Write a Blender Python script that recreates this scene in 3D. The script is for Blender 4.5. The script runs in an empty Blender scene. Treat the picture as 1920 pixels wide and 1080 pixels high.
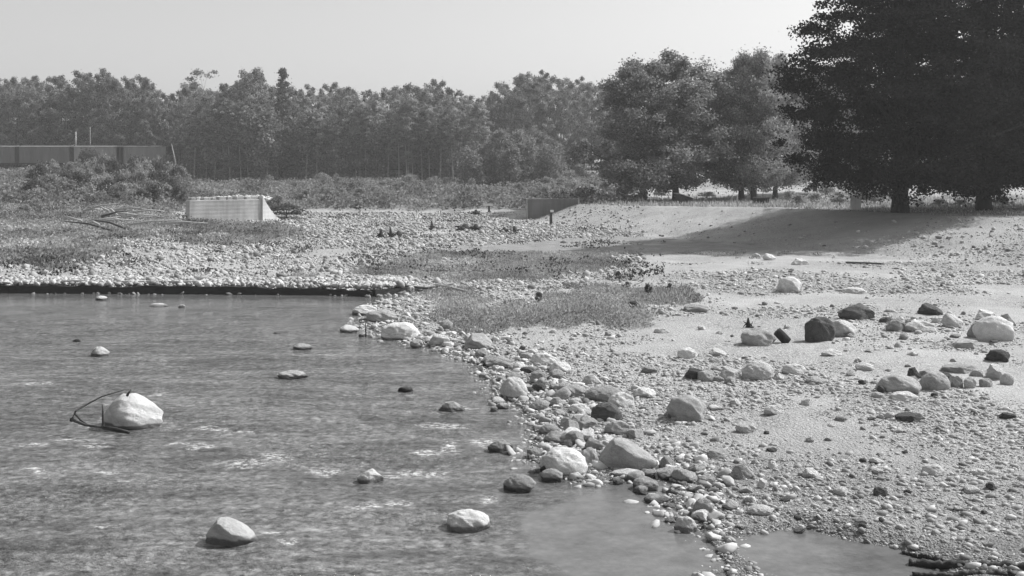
import bpy, math, random
import numpy as np
from mathutils import Vector
R = math.radians
C = bpy.context.scene.collection
F, CX, HY, CAMH = 2059.0, 960.0, 320.0, 5.0      # focal length / centre / horizon row in photo pixels, eye height

# ------------------------------------------------------------------ camera, sky, sun, exposure
cam_d = bpy.data.cameras.new('camera'); cam = bpy.data.objects.new('camera', cam_d); C.objects.link(cam)
cam.location = (0, 0, CAMH); cam.rotation_euler = (R(90), 0, 0)
cam_d.sensor_width = 36; cam_d.lens = F / 1920 * 36
cam_d.shift_y = (HY - 540) / 1920; cam_d.clip_end = 5000
bpy.context.scene.camera = cam
SUN_AZ, SUN_EL = R(65), R(46)                     # azimuth measured from the view direction (+Y) towards +X
w = bpy.data.worlds.new('World'); bpy.context.scene.world = w; w.use_nodes = True
nt = w.node_tree; bg = nt.nodes['Background']
sky = nt.nodes.new('ShaderNodeTexSky'); sky.sky_type = 'NISHITA'; sky.sun_disc = False
sky.sun_elevation = SUN_EL; sky.sun_rotation = SUN_AZ; sky.dust_density = 3.0; sky.air_density = 1.0
bwn = nt.nodes.new('ShaderNodeRGBToBW')
nt.links.new(sky.outputs[0], bwn.inputs[0])
nt.links.new(bwn.outputs[0], bg.inputs[0]); bg.inputs[1].default_value = 0.105
sd = bpy.data.lights.new('sun', 'SUN'); so = bpy.data.objects.new('sun', sd); C.objects.link(so)
sd.energy = 3.1; sd.angle = R(0.5); sd.color = (1, 1, 1)
sv = Vector((math.sin(SUN_AZ) * math.cos(SUN_EL), math.cos(SUN_AZ) * math.cos(SUN_EL), math.sin(SUN_EL)))
so.rotation_euler = sv.to_track_quat('Z', 'Y').to_euler()
sc = bpy.context.scene
sc.view_settings.view_transform = 'Standard'; sc.view_settings.look = 'None'
sc.view_settings.exposure = 0.83; sc.view_settings.gamma = 1.0

rng = np.random.default_rng(7); random.seed(7)

# ------------------------------------------------------------------ numpy noise
_perm = np.random.default_rng(3).random((256, 256))
def vnoise(x, y):
    xi = np.floor(x).astype(int); yi = np.floor(y).astype(int)
    fx = x - xi; fy = y - yi; fx = fx*fx*(3-2*fx); fy = fy*fy*(3-2*fy)
    g = lambda a, b: _perm[a % 256, b % 256]
    return (g(xi, yi)*(1-fx)+g(xi+1, yi)*fx)*(1-fy)+(g(xi, yi+1)*(1-fx)+g(xi+1, yi+1)*fx)*fy
def fbm(x, y, o=4):
    s = 0; a = .5; t = 0
    for i in range(o):
        s = s + a*vnoise(x*2**i+17.3*i, y*2**i+5.1*i); t += a; a *= .5
    return s/t*2-1
def sst(a, b, x):
    t = np.clip((x-a)/(b-a), 0, 1); return t*t*(3-2*t)

# ------------------------------------------------------------------ plan of the place
def w0(px, py, z=0.0):
    Y = (CAMH-z)*F/(py-HY); return ((px-CX)*Y/F, Y)
far_shore = [w0(20, 549), w0(200, 550), w0(400, 551), w0(620, 553), w0(700, 556), w0(760, 549), w0(800, 545)]
near_shore = [w0(p, q) for p, q in [(760, 556), (712, 566), (690, 584), (680, 605), (715, 630), (760, 642), (830, 655), (868, 672), (905, 690), (912, 712),
      (935, 745), (985, 765), (1005, 800), (1000, 850), (1010, 880), (1060, 902), (1130, 905), (1235, 892), (1262, 905), (1235, 935), (1268, 975), (1325, 1000), (1362, 1030), (1382, 1085)]]
RIVER = np.array([(-140, 58)] + far_shore + near_shore + [(2.2, 11.0), (2.5, 8), (3.5, 0), (6, -40), (-140, -40)])
PUDDLE = np.array([w0(p, q) for p, q in [(1420, 1018), (1470, 1004), (1520, 1002), (1580, 1018), (1640, 1030), (1705, 1045), (1740, 1075)]] + [(5.2, 12.2), (3.6, 12.6)] + [w0(1450, 1060)])
PLAT = np.array([(6.3, 105.6), (17.7, 85), (29.4, 65), (45, 40), (80, 0), (400, -60), (900, 900), (6.3, 900)])
def sdist(poly, x, y):                            # signed distance, positive outside
    d = np.full(x.shape, 1e9); ins = np.zeros(x.shape, bool); n = len(poly)
    for i in range(n):
        ax, ay = poly[i]; bx_, by_ = poly[(i+1) % n]
        ex, ey = bx_-ax, by_-ay; L = ex*ex+ey*ey+1e-12
        t = np.clip(((x-ax)*ex+(y-ay)*ey)/L, 0, 1)
        d = np.minimum(d, (x-ax-t*ex)**2+(y-ay-t*ey)**2)
        c = ((ay > y) != (by_ > y)) & (x < ex*(y-ay)/(ey+1e-12)+ax)
        ins ^= c
    d = np.sqrt(d); return np.where(ins, -d, d)
def interp(x, xs, ys): return np.interp(x, xs, ys)

def H(x, y, fine=True):
    x = np.asarray(x, float); y = np.asarray(y, float)
    dr = sdist(RIVER, x, y)+0.25*fbm(x*1.1, y*1.1, 3)
    dp = sdist(PUDDLE, x, y)+0.12*fbm(x*2.3, y*2.3, 3)
    yy = np.maximum(y, 1.0); k = x/yy
    centre = interp(y, [0, 60, 90, 104, 112, 135, 200, 260, 330, 450, 700], [.34, .36, .34, .30, .75, 1.5, 2.6, 3.8, 9, 20, 36])
    left = interp(y, [0, 52, 70, 85, 100, 150, 192, 200, 240, 330, 450, 700], [.4, .42, .55, .75, 1.3, 3.0, 4.6, 5.15, 5.2, 7, 12, 25])
    l = sst(-.27, -.35, k)
    base = centre*(1-l)+left*l
    far = sst(44.5, 46, y)*sst(-3.0, -6, x)       # the sharp far bank
    near = 0.02+.30*(1-np.exp(-np.maximum(dr, 0)/7.0))
    bar = near*(1-far)+(.42*sst(0, .16, dr)+.02)*far
    ramp = sst(48, 62, y)*(1-far)+far*sst(0, 10, dr)
    land = bar*(1-ramp)+base*ramp
    bump = ((.035+.03*sst(-4, 2, x)*sst(34, 28, y))*fbm(x*.9, y*.9, 4)+.018*fbm(x*4, y*4, 2)*sst(40, 30, y)+.05*fbm(x*.23+9, y*.23, 3))*sst(0, 1.5, dr)+sst(60, 120, y)*.25*fbm(x*.12, y*.12, 3)
    land = land+bump
    land = np.where(dr < 0, -.02-.26*sst(0, 2.2, -dr), land)
    land = land*sst(-.05, .55, dp)+(-.06)*(1-sst(-.05, .55, dp))
    dpl = sdist(PLAT, x, y)+0.18*fbm(x*.25, y*.25, 2)+.10*fbm(x*2.2, y*2.2, 2)
    ptop = interp(y, [0, 60, 84, 98, 115, 135, 160, 220, 330, 450, 700], [2.15, 2.2, 2.2, 1.85, 1.65, 1.75, 2.6, 4.5, 10, 20, 36])+.06*fbm(x*.4, y*.4, 3)
    sw = interp(y, [0, 74, 98, 105], [11.5, 10, 5.8, 4.2]); t = np.clip(1-dpl/sw, 0, 1); t = np.clip(t*1.04, 0, 1)+(.02*fbm(x*1.3, y*.5, 3)+.035*fbm((x*.505-y*.863)*.9+3, (x*.863+y*.505)*.12, 4))*(t > 0)*(t < .98)
    land = np.where(dpl < sw, np.maximum(land, land*(1-t)+ptop*t), land)
    return land

def hit(px, py):                                  # where a line of sight through a photo pixel meets the ground
    lo = max(9.0, CAMH*F/(py-HY)*.35) if py > HY+2 else 9.0
    Y = np.geomspace(lo, 900, 3000); X = (px-CX)*Y/F; Z = CAMH-(py-HY)*Y/F
    g = H(X, Y); i = np.argmax(Z <= np.maximum(g, 0.0))
    return float(X[i]), float(Y[i]), float(max(g[i], 0.0)), float(g[i])

# ------------------------------------------------------------------ object helpers
def tag(o, label=None, cat=None, group=None, kind=None):
    for k, v in (('label', label), ('category', cat), ('group', group), ('kind', kind)):
        if v: o[k] = v
    return o
def link(name, me, parent=None, mat=None):
    o = bpy.data.objects.new(name, me); C.objects.link(o)
    if parent: o.parent = parent
    if mat and not me.materials: me.materials.append(mat)
    return o
def empty(name, loc=(0, 0, 0), rz=0.0, sc_=1.0):
    o = bpy.data.objects.new(name, None); C.objects.link(o); o.location = loc; o.rotation_euler = (0, 0, rz)
    o.scale = (sc_,)*3 if not isinstance(sc_, tuple) else sc_
    o.empty_display_size = .3
    return o
def np_mesh(name, v, f, smooth=False, tone=None):
    """v (n,3) float, f (m,k) int – all faces with k corners"""
    v = np.ascontiguousarray(v, np.float32); f = np.ascontiguousarray(f, np.int32)
    me = bpy.data.meshes.new(name); me.vertices.add(len(v)); me.vertices.foreach_set('co', v.ravel())
    k = f.shape[1]; me.loops.add(f.size); me.loops.foreach_set('vertex_index', f.ravel())
    me.polygons.add(len(f)); me.polygons.foreach_set('loop_start', np.arange(0, f.size, k, dtype=np.int32))
    me.polygons.foreach_set('loop_total', np.full(len(f), k, np.int32))
    if smooth: me.polygons.foreach_set('use_smooth', np.ones(len(f), bool))
    me.update(calc_edges=True)
    if tone is not None:
        for nm, arr in (tone if isinstance(tone, dict) else {'tone': tone}).items():
            a = me.attributes.new(nm, 'FLOAT', 'POINT'); a.data.foreach_set('value', np.ascontiguousarray(arr, np.float32))
    return me
class MB:                                         # mixed poly builder for small made things
    def __init__(s): s.v = []; s.f = []
    def box(s, c, d, rot=None):
        n = len(s.v); hx, hy, hz = d[0]/2, d[1]/2, d[2]/2
        for q in ((-1,-1,-1),(1,-1,-1),(1,1,-1),(-1,1,-1),(-1,-1,1),(1,-1,1),(1,1,1),(-1,1,1)):
            p = Vector((q[0]*hx, q[1]*hy, q[2]*hz))
            if rot: p.rotate(rot)
            s.v.append(tuple(p+Vector(c)))
        for a in ((0,3,2,1),(4,5,6,7),(0,1,5,4),(1,2,6,5),(2,3,7,6),(3,0,4,7)): s.f.append([n+i for i in a])
    def tube(s, pts, rad, k=8, cap=True):
        n = len(s.v); m = len(pts)
        for i, p in enumerate(pts):
            p = Vector(p); a = Vector(pts[max(i-1, 0)]); b = Vector(pts[min(i+1, m-1)]); t = (b-a).normalized()
            u = t.cross(Vector((0, 0, 1)) if abs(t.z) < .9 else Vector((1, 0, 0))).normalized(); w_ = t.cross(u)
            for j in range(k):
                g = 2*math.pi*j/k; s.v.append(tuple(p+(u*math.cos(g)+w_*math.sin(g))*rad[i]))
        for i in range(m-1):
            for j in range(k):
                s.f.append([n+i*k+j, n+i*k+(j+1) % k, n+(i+1)*k+(j+1) % k, n+(i+1)*k+j])
        if cap: s.f.append([n+j for j in range(k)][::-1]); s.f.append([n+(m-1)*k+j for j in range(k)])
    def prism(s, poly, y0, y1):                   # polygon in xz extruded along y
        n = len(s.v); m = len(poly)
        for (x, z) in poly: s.v.append((x, y0, z))
        for (x, z) in poly: s.v.append((x, y1, z))
        s.f.append(list(range(n, n+m))); s.f.append(list(range(n+m, n+2*m))[::-1])
        for i in range(m): j = (i+1) % m; s.f.append([n+j, n+i, n+m+i, n+m+j])
    def mesh(s, name, smooth=False, bevel=0):
        me = bpy.data.meshes.new(name); me.from_pydata(s.v, [], s.f)
        if smooth:
            for p in me.polygons: p.use_smooth = True
        me.update(); return me
    def build(s, name, mat, parent=None, smooth=False, bevel=0):
        o = link(name, s.mesh(name, smooth), parent, mat)
        if bevel:
            m = o.modifiers.new('bevel', 'BEVEL'); m.width = bevel; m.segments = 2; m.limit_method = 'ANGLE'
        return o

# ------------------------------------------------------------------ materials (all neutral: the photograph is black and white)
def nodes(name):
    m = bpy.data.materials.new(name); m.use_nodes = True; t = m.node_tree
    b = t.nodes['Principled BSDF']; return m, t, b
def N(t, typ, **kw):
    n = t.nodes.new(typ)
    for k, v in kw.items():
        if k.startswith('i_'): n.inputs[k[2:].replace('_', ' ')].default_value = v
        else: setattr(n, k, v)
    return n
def ramp(t, src, stops):
    r = t.nodes.new('ShaderNodeValToRGB'); e = r.color_ramp.elements
    e[0].position, e[1].position = stops[0][0], stops[-1][0]
    e[0].color = (stops[0][1],)*3+(1,); e[1].color = (stops[-1][1],)*3+(1,)
    for p, v in stops[1:-1]:
        q = e.new(p); q.color = (v,)*3+(1,)
    t.links.new(src, r.inputs[0]); return r.outputs[0]
def math_(t, op, a, b):
    n = t.nodes.new('ShaderNodeMath'); n.operation = op
    for i, q in enumerate((a, b)):
        if isinstance(q, (int, float)): n.inputs[i].default_value = q
        else: t.links.new(q, n.inputs[i])
    return n.outputs[0]
def mixf(t, fac, a, b):
    n = t.nodes.new('ShaderNodeMix'); n.data_type = 'FLOAT'
    for i, q in enumerate((fac, a, b)):
        s = n.inputs[(0, 2, 3)[i]]
        if isinstance(q, (int, float)): s.default_value = q
        else: t.links.new(q, s)
    return n.outputs[0]
def noise(t, scale, detail=4, rough=.55, coord='Object', stretch=None, rot=0):
    tc = t.nodes.new('ShaderNodeTexCoord'); n = N(t, 'ShaderNodeTexNoise', i_Scale=scale, i_Detail=detail, i_Roughness=rough)
    if stretch:
        mp = t.nodes.new('ShaderNodeMapping'); mp.inputs['Scale'].default_value = stretch; mp.inputs['Rotation'].default_value = (0, 0, rot)
        t.links.new(tc.outputs[coord], mp.inputs[0]); t.links.new(mp.outputs[0], n.inputs['Vector'])
    else: t.links.new(tc.outputs[coord], n.inputs['Vector'])
    return n.outputs[0]
def bump(t, b, h, strength, dist):
    n = N(t, 'ShaderNodeBump', i_Strength=strength, i_Distance=dist); t.links.new(h, n.inputs['Height']); t.links.new(n.outputs[0], b.inputs['Normal'])

def simple_mat(name, lo, hi, scale=3, rough=.85, bmp=.3, bd=.02, stretch=None):
    m, t, b = nodes(name); n1 = noise(t, scale, 6, .6, 'Object', stretch)
    t.links.new(ramp(t, n1, [(.3, lo), (.7, hi)]), b.inputs['Base Color']); b.inputs['Roughness'].default_value = rough
    b.inputs['Specular IOR Level'].default_value = .25
    if bmp: bump(t, b, noise(t, scale*4, 5, .6, 'Object', stretch), bmp, bd)
    return m
def stone_mat(name, lo, hi, sc_=2.2):
    m, t, b = nodes(name)
    tc = t.nodes.new('ShaderNodeTexCoord'); oi = t.nodes.new('ShaderNodeObjectInfo')
    n1 = N(t, 'ShaderNodeTexNoise', i_Scale=sc_, i_Detail=8, i_Roughness=.65, noise_dimensions='4D')
    t.links.new(tc.outputs['Object'], n1.inputs['Vector']); t.links.new(math_(t, 'MULTIPLY', oi.outputs['Random'], 30.0), n1.inputs['W'])
    n2 = N(t, 'ShaderNodeTexNoise', i_Scale=sc_*14, i_Detail=5, i_Roughness=.7); t.links.new(tc.outputs['Object'], n2.inputs['Vector'])
    base = ramp(t, n1.outputs[0], [(.3, lo), (.5, (lo+hi)/2), (.72, hi)])
    sp = ramp(t, n2.outputs[0], [(.3, .6), (.5, 1.0), (.75, 1.12)])
    v = math_(t, 'MULTIPLY', base, sp); v = math_(t, 'MULTIPLY', v, math_(t, 'ADD', math_(t, 'MULTIPLY', oi.outputs['Random'], .35), .8))
    t.links.new(v, b.inputs['Base Color']); b.inputs['Roughness'].default_value = .9; b.inputs['Specular IOR Level'].default_value = .2
    h = math_(t, 'ADD', n1.outputs[0], math_(t, 'MULTIPLY', n2.outputs[0], .35)); bump(t, b, h, .8, .12)
    ge = t.nodes.new('ShaderNodeNewGeometry'); sx = t.nodes.new('ShaderNodeSeparateXYZ'); t.links.new(ge.outputs['Position'], sx.inputs[0])
    wl = math_(t, 'ADD', sx.outputs[2], math_(t, 'MULTIPLY', n1.outputs[0], -.12)); wf = ramp(t, wl, [(0, .32), (.03, 1.0)]); lv = math_(t, 'MULTIPLY', v, wf); t.links.new(lv, b.inputs['Base Color'])
    return m
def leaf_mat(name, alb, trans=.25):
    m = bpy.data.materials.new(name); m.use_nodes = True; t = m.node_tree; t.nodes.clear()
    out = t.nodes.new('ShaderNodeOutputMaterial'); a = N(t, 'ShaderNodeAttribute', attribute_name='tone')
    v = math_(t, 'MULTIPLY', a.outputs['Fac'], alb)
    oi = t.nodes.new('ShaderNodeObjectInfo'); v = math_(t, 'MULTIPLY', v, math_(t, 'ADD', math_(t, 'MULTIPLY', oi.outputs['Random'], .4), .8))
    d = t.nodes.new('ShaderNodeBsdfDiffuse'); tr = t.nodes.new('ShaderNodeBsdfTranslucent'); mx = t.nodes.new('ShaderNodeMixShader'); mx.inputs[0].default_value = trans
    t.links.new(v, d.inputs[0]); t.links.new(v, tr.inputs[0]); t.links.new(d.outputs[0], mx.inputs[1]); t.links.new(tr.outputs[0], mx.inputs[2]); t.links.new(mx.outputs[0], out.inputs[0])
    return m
def pebble_mat(name, lo, hi):
    m, t, b = nodes(name); a = N(t, 'ShaderNodeAttribute', attribute_name='tone')
    n2 = noise(t, 9, 4, .6)
    v = math_(t, 'MULTIPLY', mixf(t, a.outputs['Fac'], lo, hi), ramp(t, n2, [(.3, .8), (.7, 1.1)]))
    t.links.new(v, b.inputs['Base Color']); b.inputs['Roughness'].default_value = .9; b.inputs['Specular IOR Level'].default_value = .2
    return m
def grass_mat(name, alb):
    return leaf_mat(name, alb, .35)

M = {}
M['stone_pale'] = stone_mat('stone_pale', .5, .74)
M['stone_mid'] = stone_mat('stone_mid', .28, .46)
M['stone_dark'] = stone_mat('stone_dark', .07, .14)
M['pebbles'] = pebble_mat('pebbles', .13, .62)
M['bark'] = simple_mat('bark', .05, .11, 6, .95, .8, .04, (1, 1, .25))
M['bark_pale'] = simple_mat('bark_pale', .22, .42, 5, .9, .4, .02, (1, 1, .4))
M['bark_dark'] = simple_mat('bark_dark', .025, .05, 6, .95, .8, .04, (1, 1, .25))
M['driftwood'] = simple_mat('driftwood', .3, .5, 8, .9, .5, .01)
M['wet_wood'] = simple_mat('wet_wood', .012, .04, 10, .5, .7, .02, (.25, 1, 1))
M['dark_wood'] = simple_mat('dark_wood', .04, .09, 8, .8, .5, .01)
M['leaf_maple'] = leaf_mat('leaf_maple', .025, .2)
M['leaf_mid'] = leaf_mat('leaf_mid', .27, .4)
M['leaf_wood'] = leaf_mat('leaf_wood', .23, .4)
M['leaf_conifer'] = leaf_mat('leaf_conifer', .12, .2)
M['leaf_bush'] = leaf_mat('leaf_bush', .28, .4)
M['leaf_birch'] = leaf_mat('leaf_birch', .27, .4); M['leaf_pale'] = leaf_mat('leaf_pale', .4, .4)
M['leaf_darkbush'] = leaf_mat('leaf_darkbush', .11, .3)
M['grass'] = grass_mat('grass', .38)
M['white_paint'] = simple_mat('white_paint', .7, .82, 3, .5, .05)
M['car_side'] = simple_mat('car_side', .11, .16, 1.2, .7, .2, .01, (1, 1, .2))
M['car_side_pale'] = simple_mat('car_side_pale', .2, .27, 1.2, .7, .2, .01, (1, 1, .2))
M['iron'] = simple_mat('iron', .02, .045, 5, .6, .2)

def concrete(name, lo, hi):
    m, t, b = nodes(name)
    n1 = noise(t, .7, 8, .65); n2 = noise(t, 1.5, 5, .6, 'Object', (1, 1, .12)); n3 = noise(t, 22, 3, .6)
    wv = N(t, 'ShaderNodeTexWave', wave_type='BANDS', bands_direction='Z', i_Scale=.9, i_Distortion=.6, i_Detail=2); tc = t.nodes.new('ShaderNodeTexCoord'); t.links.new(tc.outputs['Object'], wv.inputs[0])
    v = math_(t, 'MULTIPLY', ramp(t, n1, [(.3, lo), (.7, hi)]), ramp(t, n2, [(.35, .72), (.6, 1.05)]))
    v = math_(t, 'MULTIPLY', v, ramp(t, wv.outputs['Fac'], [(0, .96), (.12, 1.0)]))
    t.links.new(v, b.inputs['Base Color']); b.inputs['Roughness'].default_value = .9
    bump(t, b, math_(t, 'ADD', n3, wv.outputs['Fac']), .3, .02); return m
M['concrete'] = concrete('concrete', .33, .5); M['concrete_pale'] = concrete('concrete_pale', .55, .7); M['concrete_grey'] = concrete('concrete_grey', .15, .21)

# ground: attributes grass / wet (with painted shade between shore stones) / rubble come from where things are on the ground
def ground_mat():
    m, t, b = nodes('ground')
    ag = N(t, 'ShaderNodeAttribute', attribute_name='grass').outputs['Fac']; aw = N(t, 'ShaderNodeAttribute', attribute_name='wet').outputs['Fac']
    tc = t.nodes.new('ShaderNodeTexCoord')
    def vor(scale, feat='F1'):
        v = N(t, 'ShaderNodeTexVoronoi', i_Scale=scale, feature=feat, i_Randomness=1.0); t.links.new(tc.outputs['Object'], v.inputs['Vector']); return v
    v1 = vor(14); v2 = vor(5.5); v3 = vor(33)
    sep = lambda o: (lambda s: (t.links.new(o, s.inputs[0]), s.outputs[0])[1])(t.nodes.new('ShaderNodeSeparateColor'))
    n_big = noise(t, .22, 5, .6); n_mid = noise(t, 1.6, 5, .65); n_f = noise(t, 60, 3, .7)
    st = math_(t, 'MULTIPLY', ramp(t, sep(v1.outputs['Color']), [(0, .16), (.5, .4), (1, .62)]), ramp(t, v1.outputs['Distance'], [(.25, 1.0), (.6, .5)]))
    st3 = math_(t, 'MULTIPLY', ramp(t, sep(v3.outputs['Color']), [(0, .16), (.5, .4), (1, .6)]), ramp(t, v3.outputs['Distance'], [(.25, 1.0), (.65, .62)]))
    sand = math_(t, 'MULTIPLY', ramp(t, n_f, [(.3, .3), (.7, .48)]), ramp(t, n_mid, [(.3, .85), (.7, 1.08)]))
    gravel = mixf(t, ramp(t, n_mid, [(.42, 0), (.58, 1)]), st3, st)
    gr = mixf(t, ramp(t, n_big, [(.44, 0.25), (.6, 1)]), gravel, sand)
    grs = math_(t, 'MULTIPLY', ramp(t, n_f, [(.3, .16), (.7, .34)]), ramp(t, n_mid, [(.3, .75), (.7, 1.2)]))
    col = mixf(t, ag, gr, grs)
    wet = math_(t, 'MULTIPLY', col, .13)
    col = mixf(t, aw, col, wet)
    t.links.new(col, b.inputs['Base Color']); t.links.new(mixf(t, aw, .95, .45), b.inputs['Roughness']); b.inputs['Specular IOR Level'].default_value = .2
    h = math_(t, 'SUBTRACT', math_(t, 'MULTIPLY', n_mid, .6), math_(t, 'ADD', math_(t, 'MULTIPLY', v1.outputs['Distance'], .6), math_(t, 'MULTIPLY', v3.outputs['Distance'], .4)))
    bump(t, b, h, .8, .06); return m
M['ground'] = ground_mat()

def water_mat():
    m, t, b = nodes('water')
    af = N(t, 'ShaderNodeAttribute', attribute_name='foam').outputs['Fac']; ac = N(t, 'ShaderNodeAttribute', attribute_name='calm').outputs['Fac']
    tc = t.nodes.new('ShaderNodeTexCoord'); vo = N(t, 'ShaderNodeTexVoronoi', i_Scale=7.0, i_Randomness=1.0); t.links.new(tc.outputs['Object'], vo.inputs['Vector'])
    cob = ramp(t, vo.outputs['Distance'], [(.15, 1.15), (.6, .75)])
    bed = math_(t, 'MULTIPLY', math_(t, 'MULTIPLY', cob, ramp(t, noise(t, 5.5, 8, .75, 'Object', (1, 1.3, 1), .5), [(.36, .05), (.5, .17), (.64, .26)])), ramp(t, noise(t, .5, 4, .6, 'Object', (.6, 1.3, 1), .5), [(.4, 1.2), (.6, .85)]))
    calm_c = math_(t, 'MULTIPLY', ramp(t, noise(t, 1.4, 8, .75), [(.35, .085), (.65, .155)]), ramp(t, vo.outputs['Distance'], [(.15, 1.05), (.6, .9)]))
    bed = math_(t, 'MULTIPLY', bed, ramp(t, noise(t, 1.5, 5, .65, 'Object', (.3, 1.7, 1), .38), [(.36, .62), (.5, 1.0), (.62, 1.2)]))
    col = mixf(t, ac, bed, calm_c)
    fn = ramp(t, noise(t, 9, 6, .8, 'Object', (.8, 1.1, 1), .4), [(.47, 0), (.62, 1)])
    fm = math_(t, 'MULTIPLY', af, fn)
    col = mixf(t, fm, col, .72)
    t.links.new(col, b.inputs['Base Color']); t.links.new(mixf(t, fm, mixf(t, ac, .08, .02), .6), b.inputs['Roughness']); b.inputs['IOR'].default_value = 1.33
    h1 = noise(t, 2.2, 6, .6, 'Object', (.6, 1.5, 1), .42); h1.node.noise_type = 'RIDGED_MULTIFRACTAL'; h1 = math_(t, 'MULTIPLY', h1, .55); h2 = noise(t, 16, 3, .65, 'Object', (.7, 1.3, 1), -.2)
    h = math_(t, 'ADD', h1, math_(t, 'MULTIPLY', h2, .3))
    n = N(t, 'ShaderNodeBump', i_Distance=.24); t.links.new(h, n.inputs['Height']); patch = ramp(t, noise(t, .45, 4, .6, 'Object', (.6, 1.3, 1), .5), [(.42, .45), (.58, 1.1)]); t.links.new(mixf(t, ac, patch, .07), n.inputs['Strength']); t.links.new(n.outputs[0], b.inputs['Normal'])
    return m
M['water'] = water_mat()

# ------------------------------------------------------------------ ground sheet
def ell(px, py, cx, cy, rx, ry): return ((px-cx)/rx)**2+((py-cy)/ry)**2
def grass_at(x, y, z):
    yy = np.maximum(y, 1.0); px = CX+F*x/yy; py = HY+(CAMH-z)*F/yy
    g = np.zeros(x.shape)
    nn = .55*fbm(x*.35, y*.22, 4)+.5*fbm(x*1.3+3, y*.9, 3)
    for (cx, cy, rx, ry, s) in [(960, 492, 240, 36, 1), (1060, 470, 190, 20, .85), (760, 508, 80, 16, .8), (900, 590, 95, 42, 1), (1060, 583, 220, 40, .95), (1200, 555, 120, 22, .95), (860, 560, 70, 22, .8), (1290, 560, 40, 12, .7),
                                (70, 455, 150, 60, 1.1), (420, 440, 160, 22, 1.1), (300, 428, 90, 14, .9), (200, 495, 120, 10, .6), (560, 520, 40, 10, .5), (690, 508, 40, 12, .5), (1330, 465, 120, 16, .8), (1150, 450, 120, 9, .7), (1500, 475, 160, 12, .4), (890, 640, 50, 14, .5)]:
        g = np.maximum(g, s*np.clip(1.25-.85*ell(px, py, cx, cy, rx, ry), 0, 1))
    g = np.where(y < 10, 0, g)
    band = sst(108, 122, y)*(px < 1110)                      # brush band before the wood
    g = np.maximum(g, band)
    l = sst(-.27, -.34, x/yy)*sst(62, 76, y); g = np.maximum(g, l)
    dpl = sdist(PLAT, x, y); road = np.exp(-((y-140-.12*x)/13)**2)*(x > 10)
    g = np.maximum(g, np.where(dpl < -.2, .85-.85*road*sst(85, 100, y), 0))
    g = np.clip(g+nn*1.1*(g > .02)-.14, 0, 1)
    slope = (dpl > 0.3) & (dpl < 8.0) & (y < 112)
    g = np.where(slope & (y > 58), g*.25, g)
    return sst(.3, .62, g)
def build_ground():
    ys = np.concatenate([np.linspace(-45, 8, 24), 8+np.cumsum(np.geomspace(.07, 9, 700))]); ys = ys[(ys < 1500) & ((ys < 43.4) | (ys > 49))]; ys = np.sort(np.concatenate([ys, np.arange(43.4, 49, .07)]))
    ts = np.concatenate([np.linspace(-3.2, -.62, 60), np.linspace(-.6, .62, 560), np.linspace(.65, 3.2, 60)])
    Y, T = np.meshgrid(ys, ts, indexing='ij'); X = T*(np.maximum(Y, 0)+6)
    X = np.where(Y < 8, T*14, X*1.0)
    x, y = X.ravel(), Y.ravel(); z = H(x, y)
    ny, nx = X.shape; i = np.arange(ny-1)[:, None]*nx+np.arange(nx-1)[None]
    f = np.stack([i, i+1, i+nx+1, i+nx], -1).reshape(-1, 4)
    dr = sdist(RIVER, x, y); dp = sdist(PUDDLE, x, y)
    far = sst(44.0, 45, y)*sst(-2.0, -5, x)
    wet = np.clip(sst(.085, .02, z)*.8+far*sst(.40, .33, z)*(dr < .45)*1.15, 0, 1)
    wet = np.maximum(wet, .6*sst(1.4, .1, dp+.6*fbm(x*1.5, y*1.5, 3)))
    wet = np.maximum(wet, .55*sst(1.6, .3, np.abs(dr-.3))*(y < 40)*(dr > -.4)); damp = sst(2.6, .4, np.hypot((x-6.0)/1.9, (y-13.8)/.75)+.5*fbm(x*1.2, y*3, 3)); wet = np.maximum(wet, damp*.75); wet = np.maximum(wet, .3*sst(9, 1, dp)*(dr > 0)*(y < 32)+.12*sst(26, 16, y)*(dr > 0))  # first term puts shade between the shore stones into the wet mask
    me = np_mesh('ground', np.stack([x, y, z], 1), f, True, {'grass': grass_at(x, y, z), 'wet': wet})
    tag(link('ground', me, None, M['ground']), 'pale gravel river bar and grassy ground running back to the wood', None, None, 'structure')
build_ground()

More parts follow.
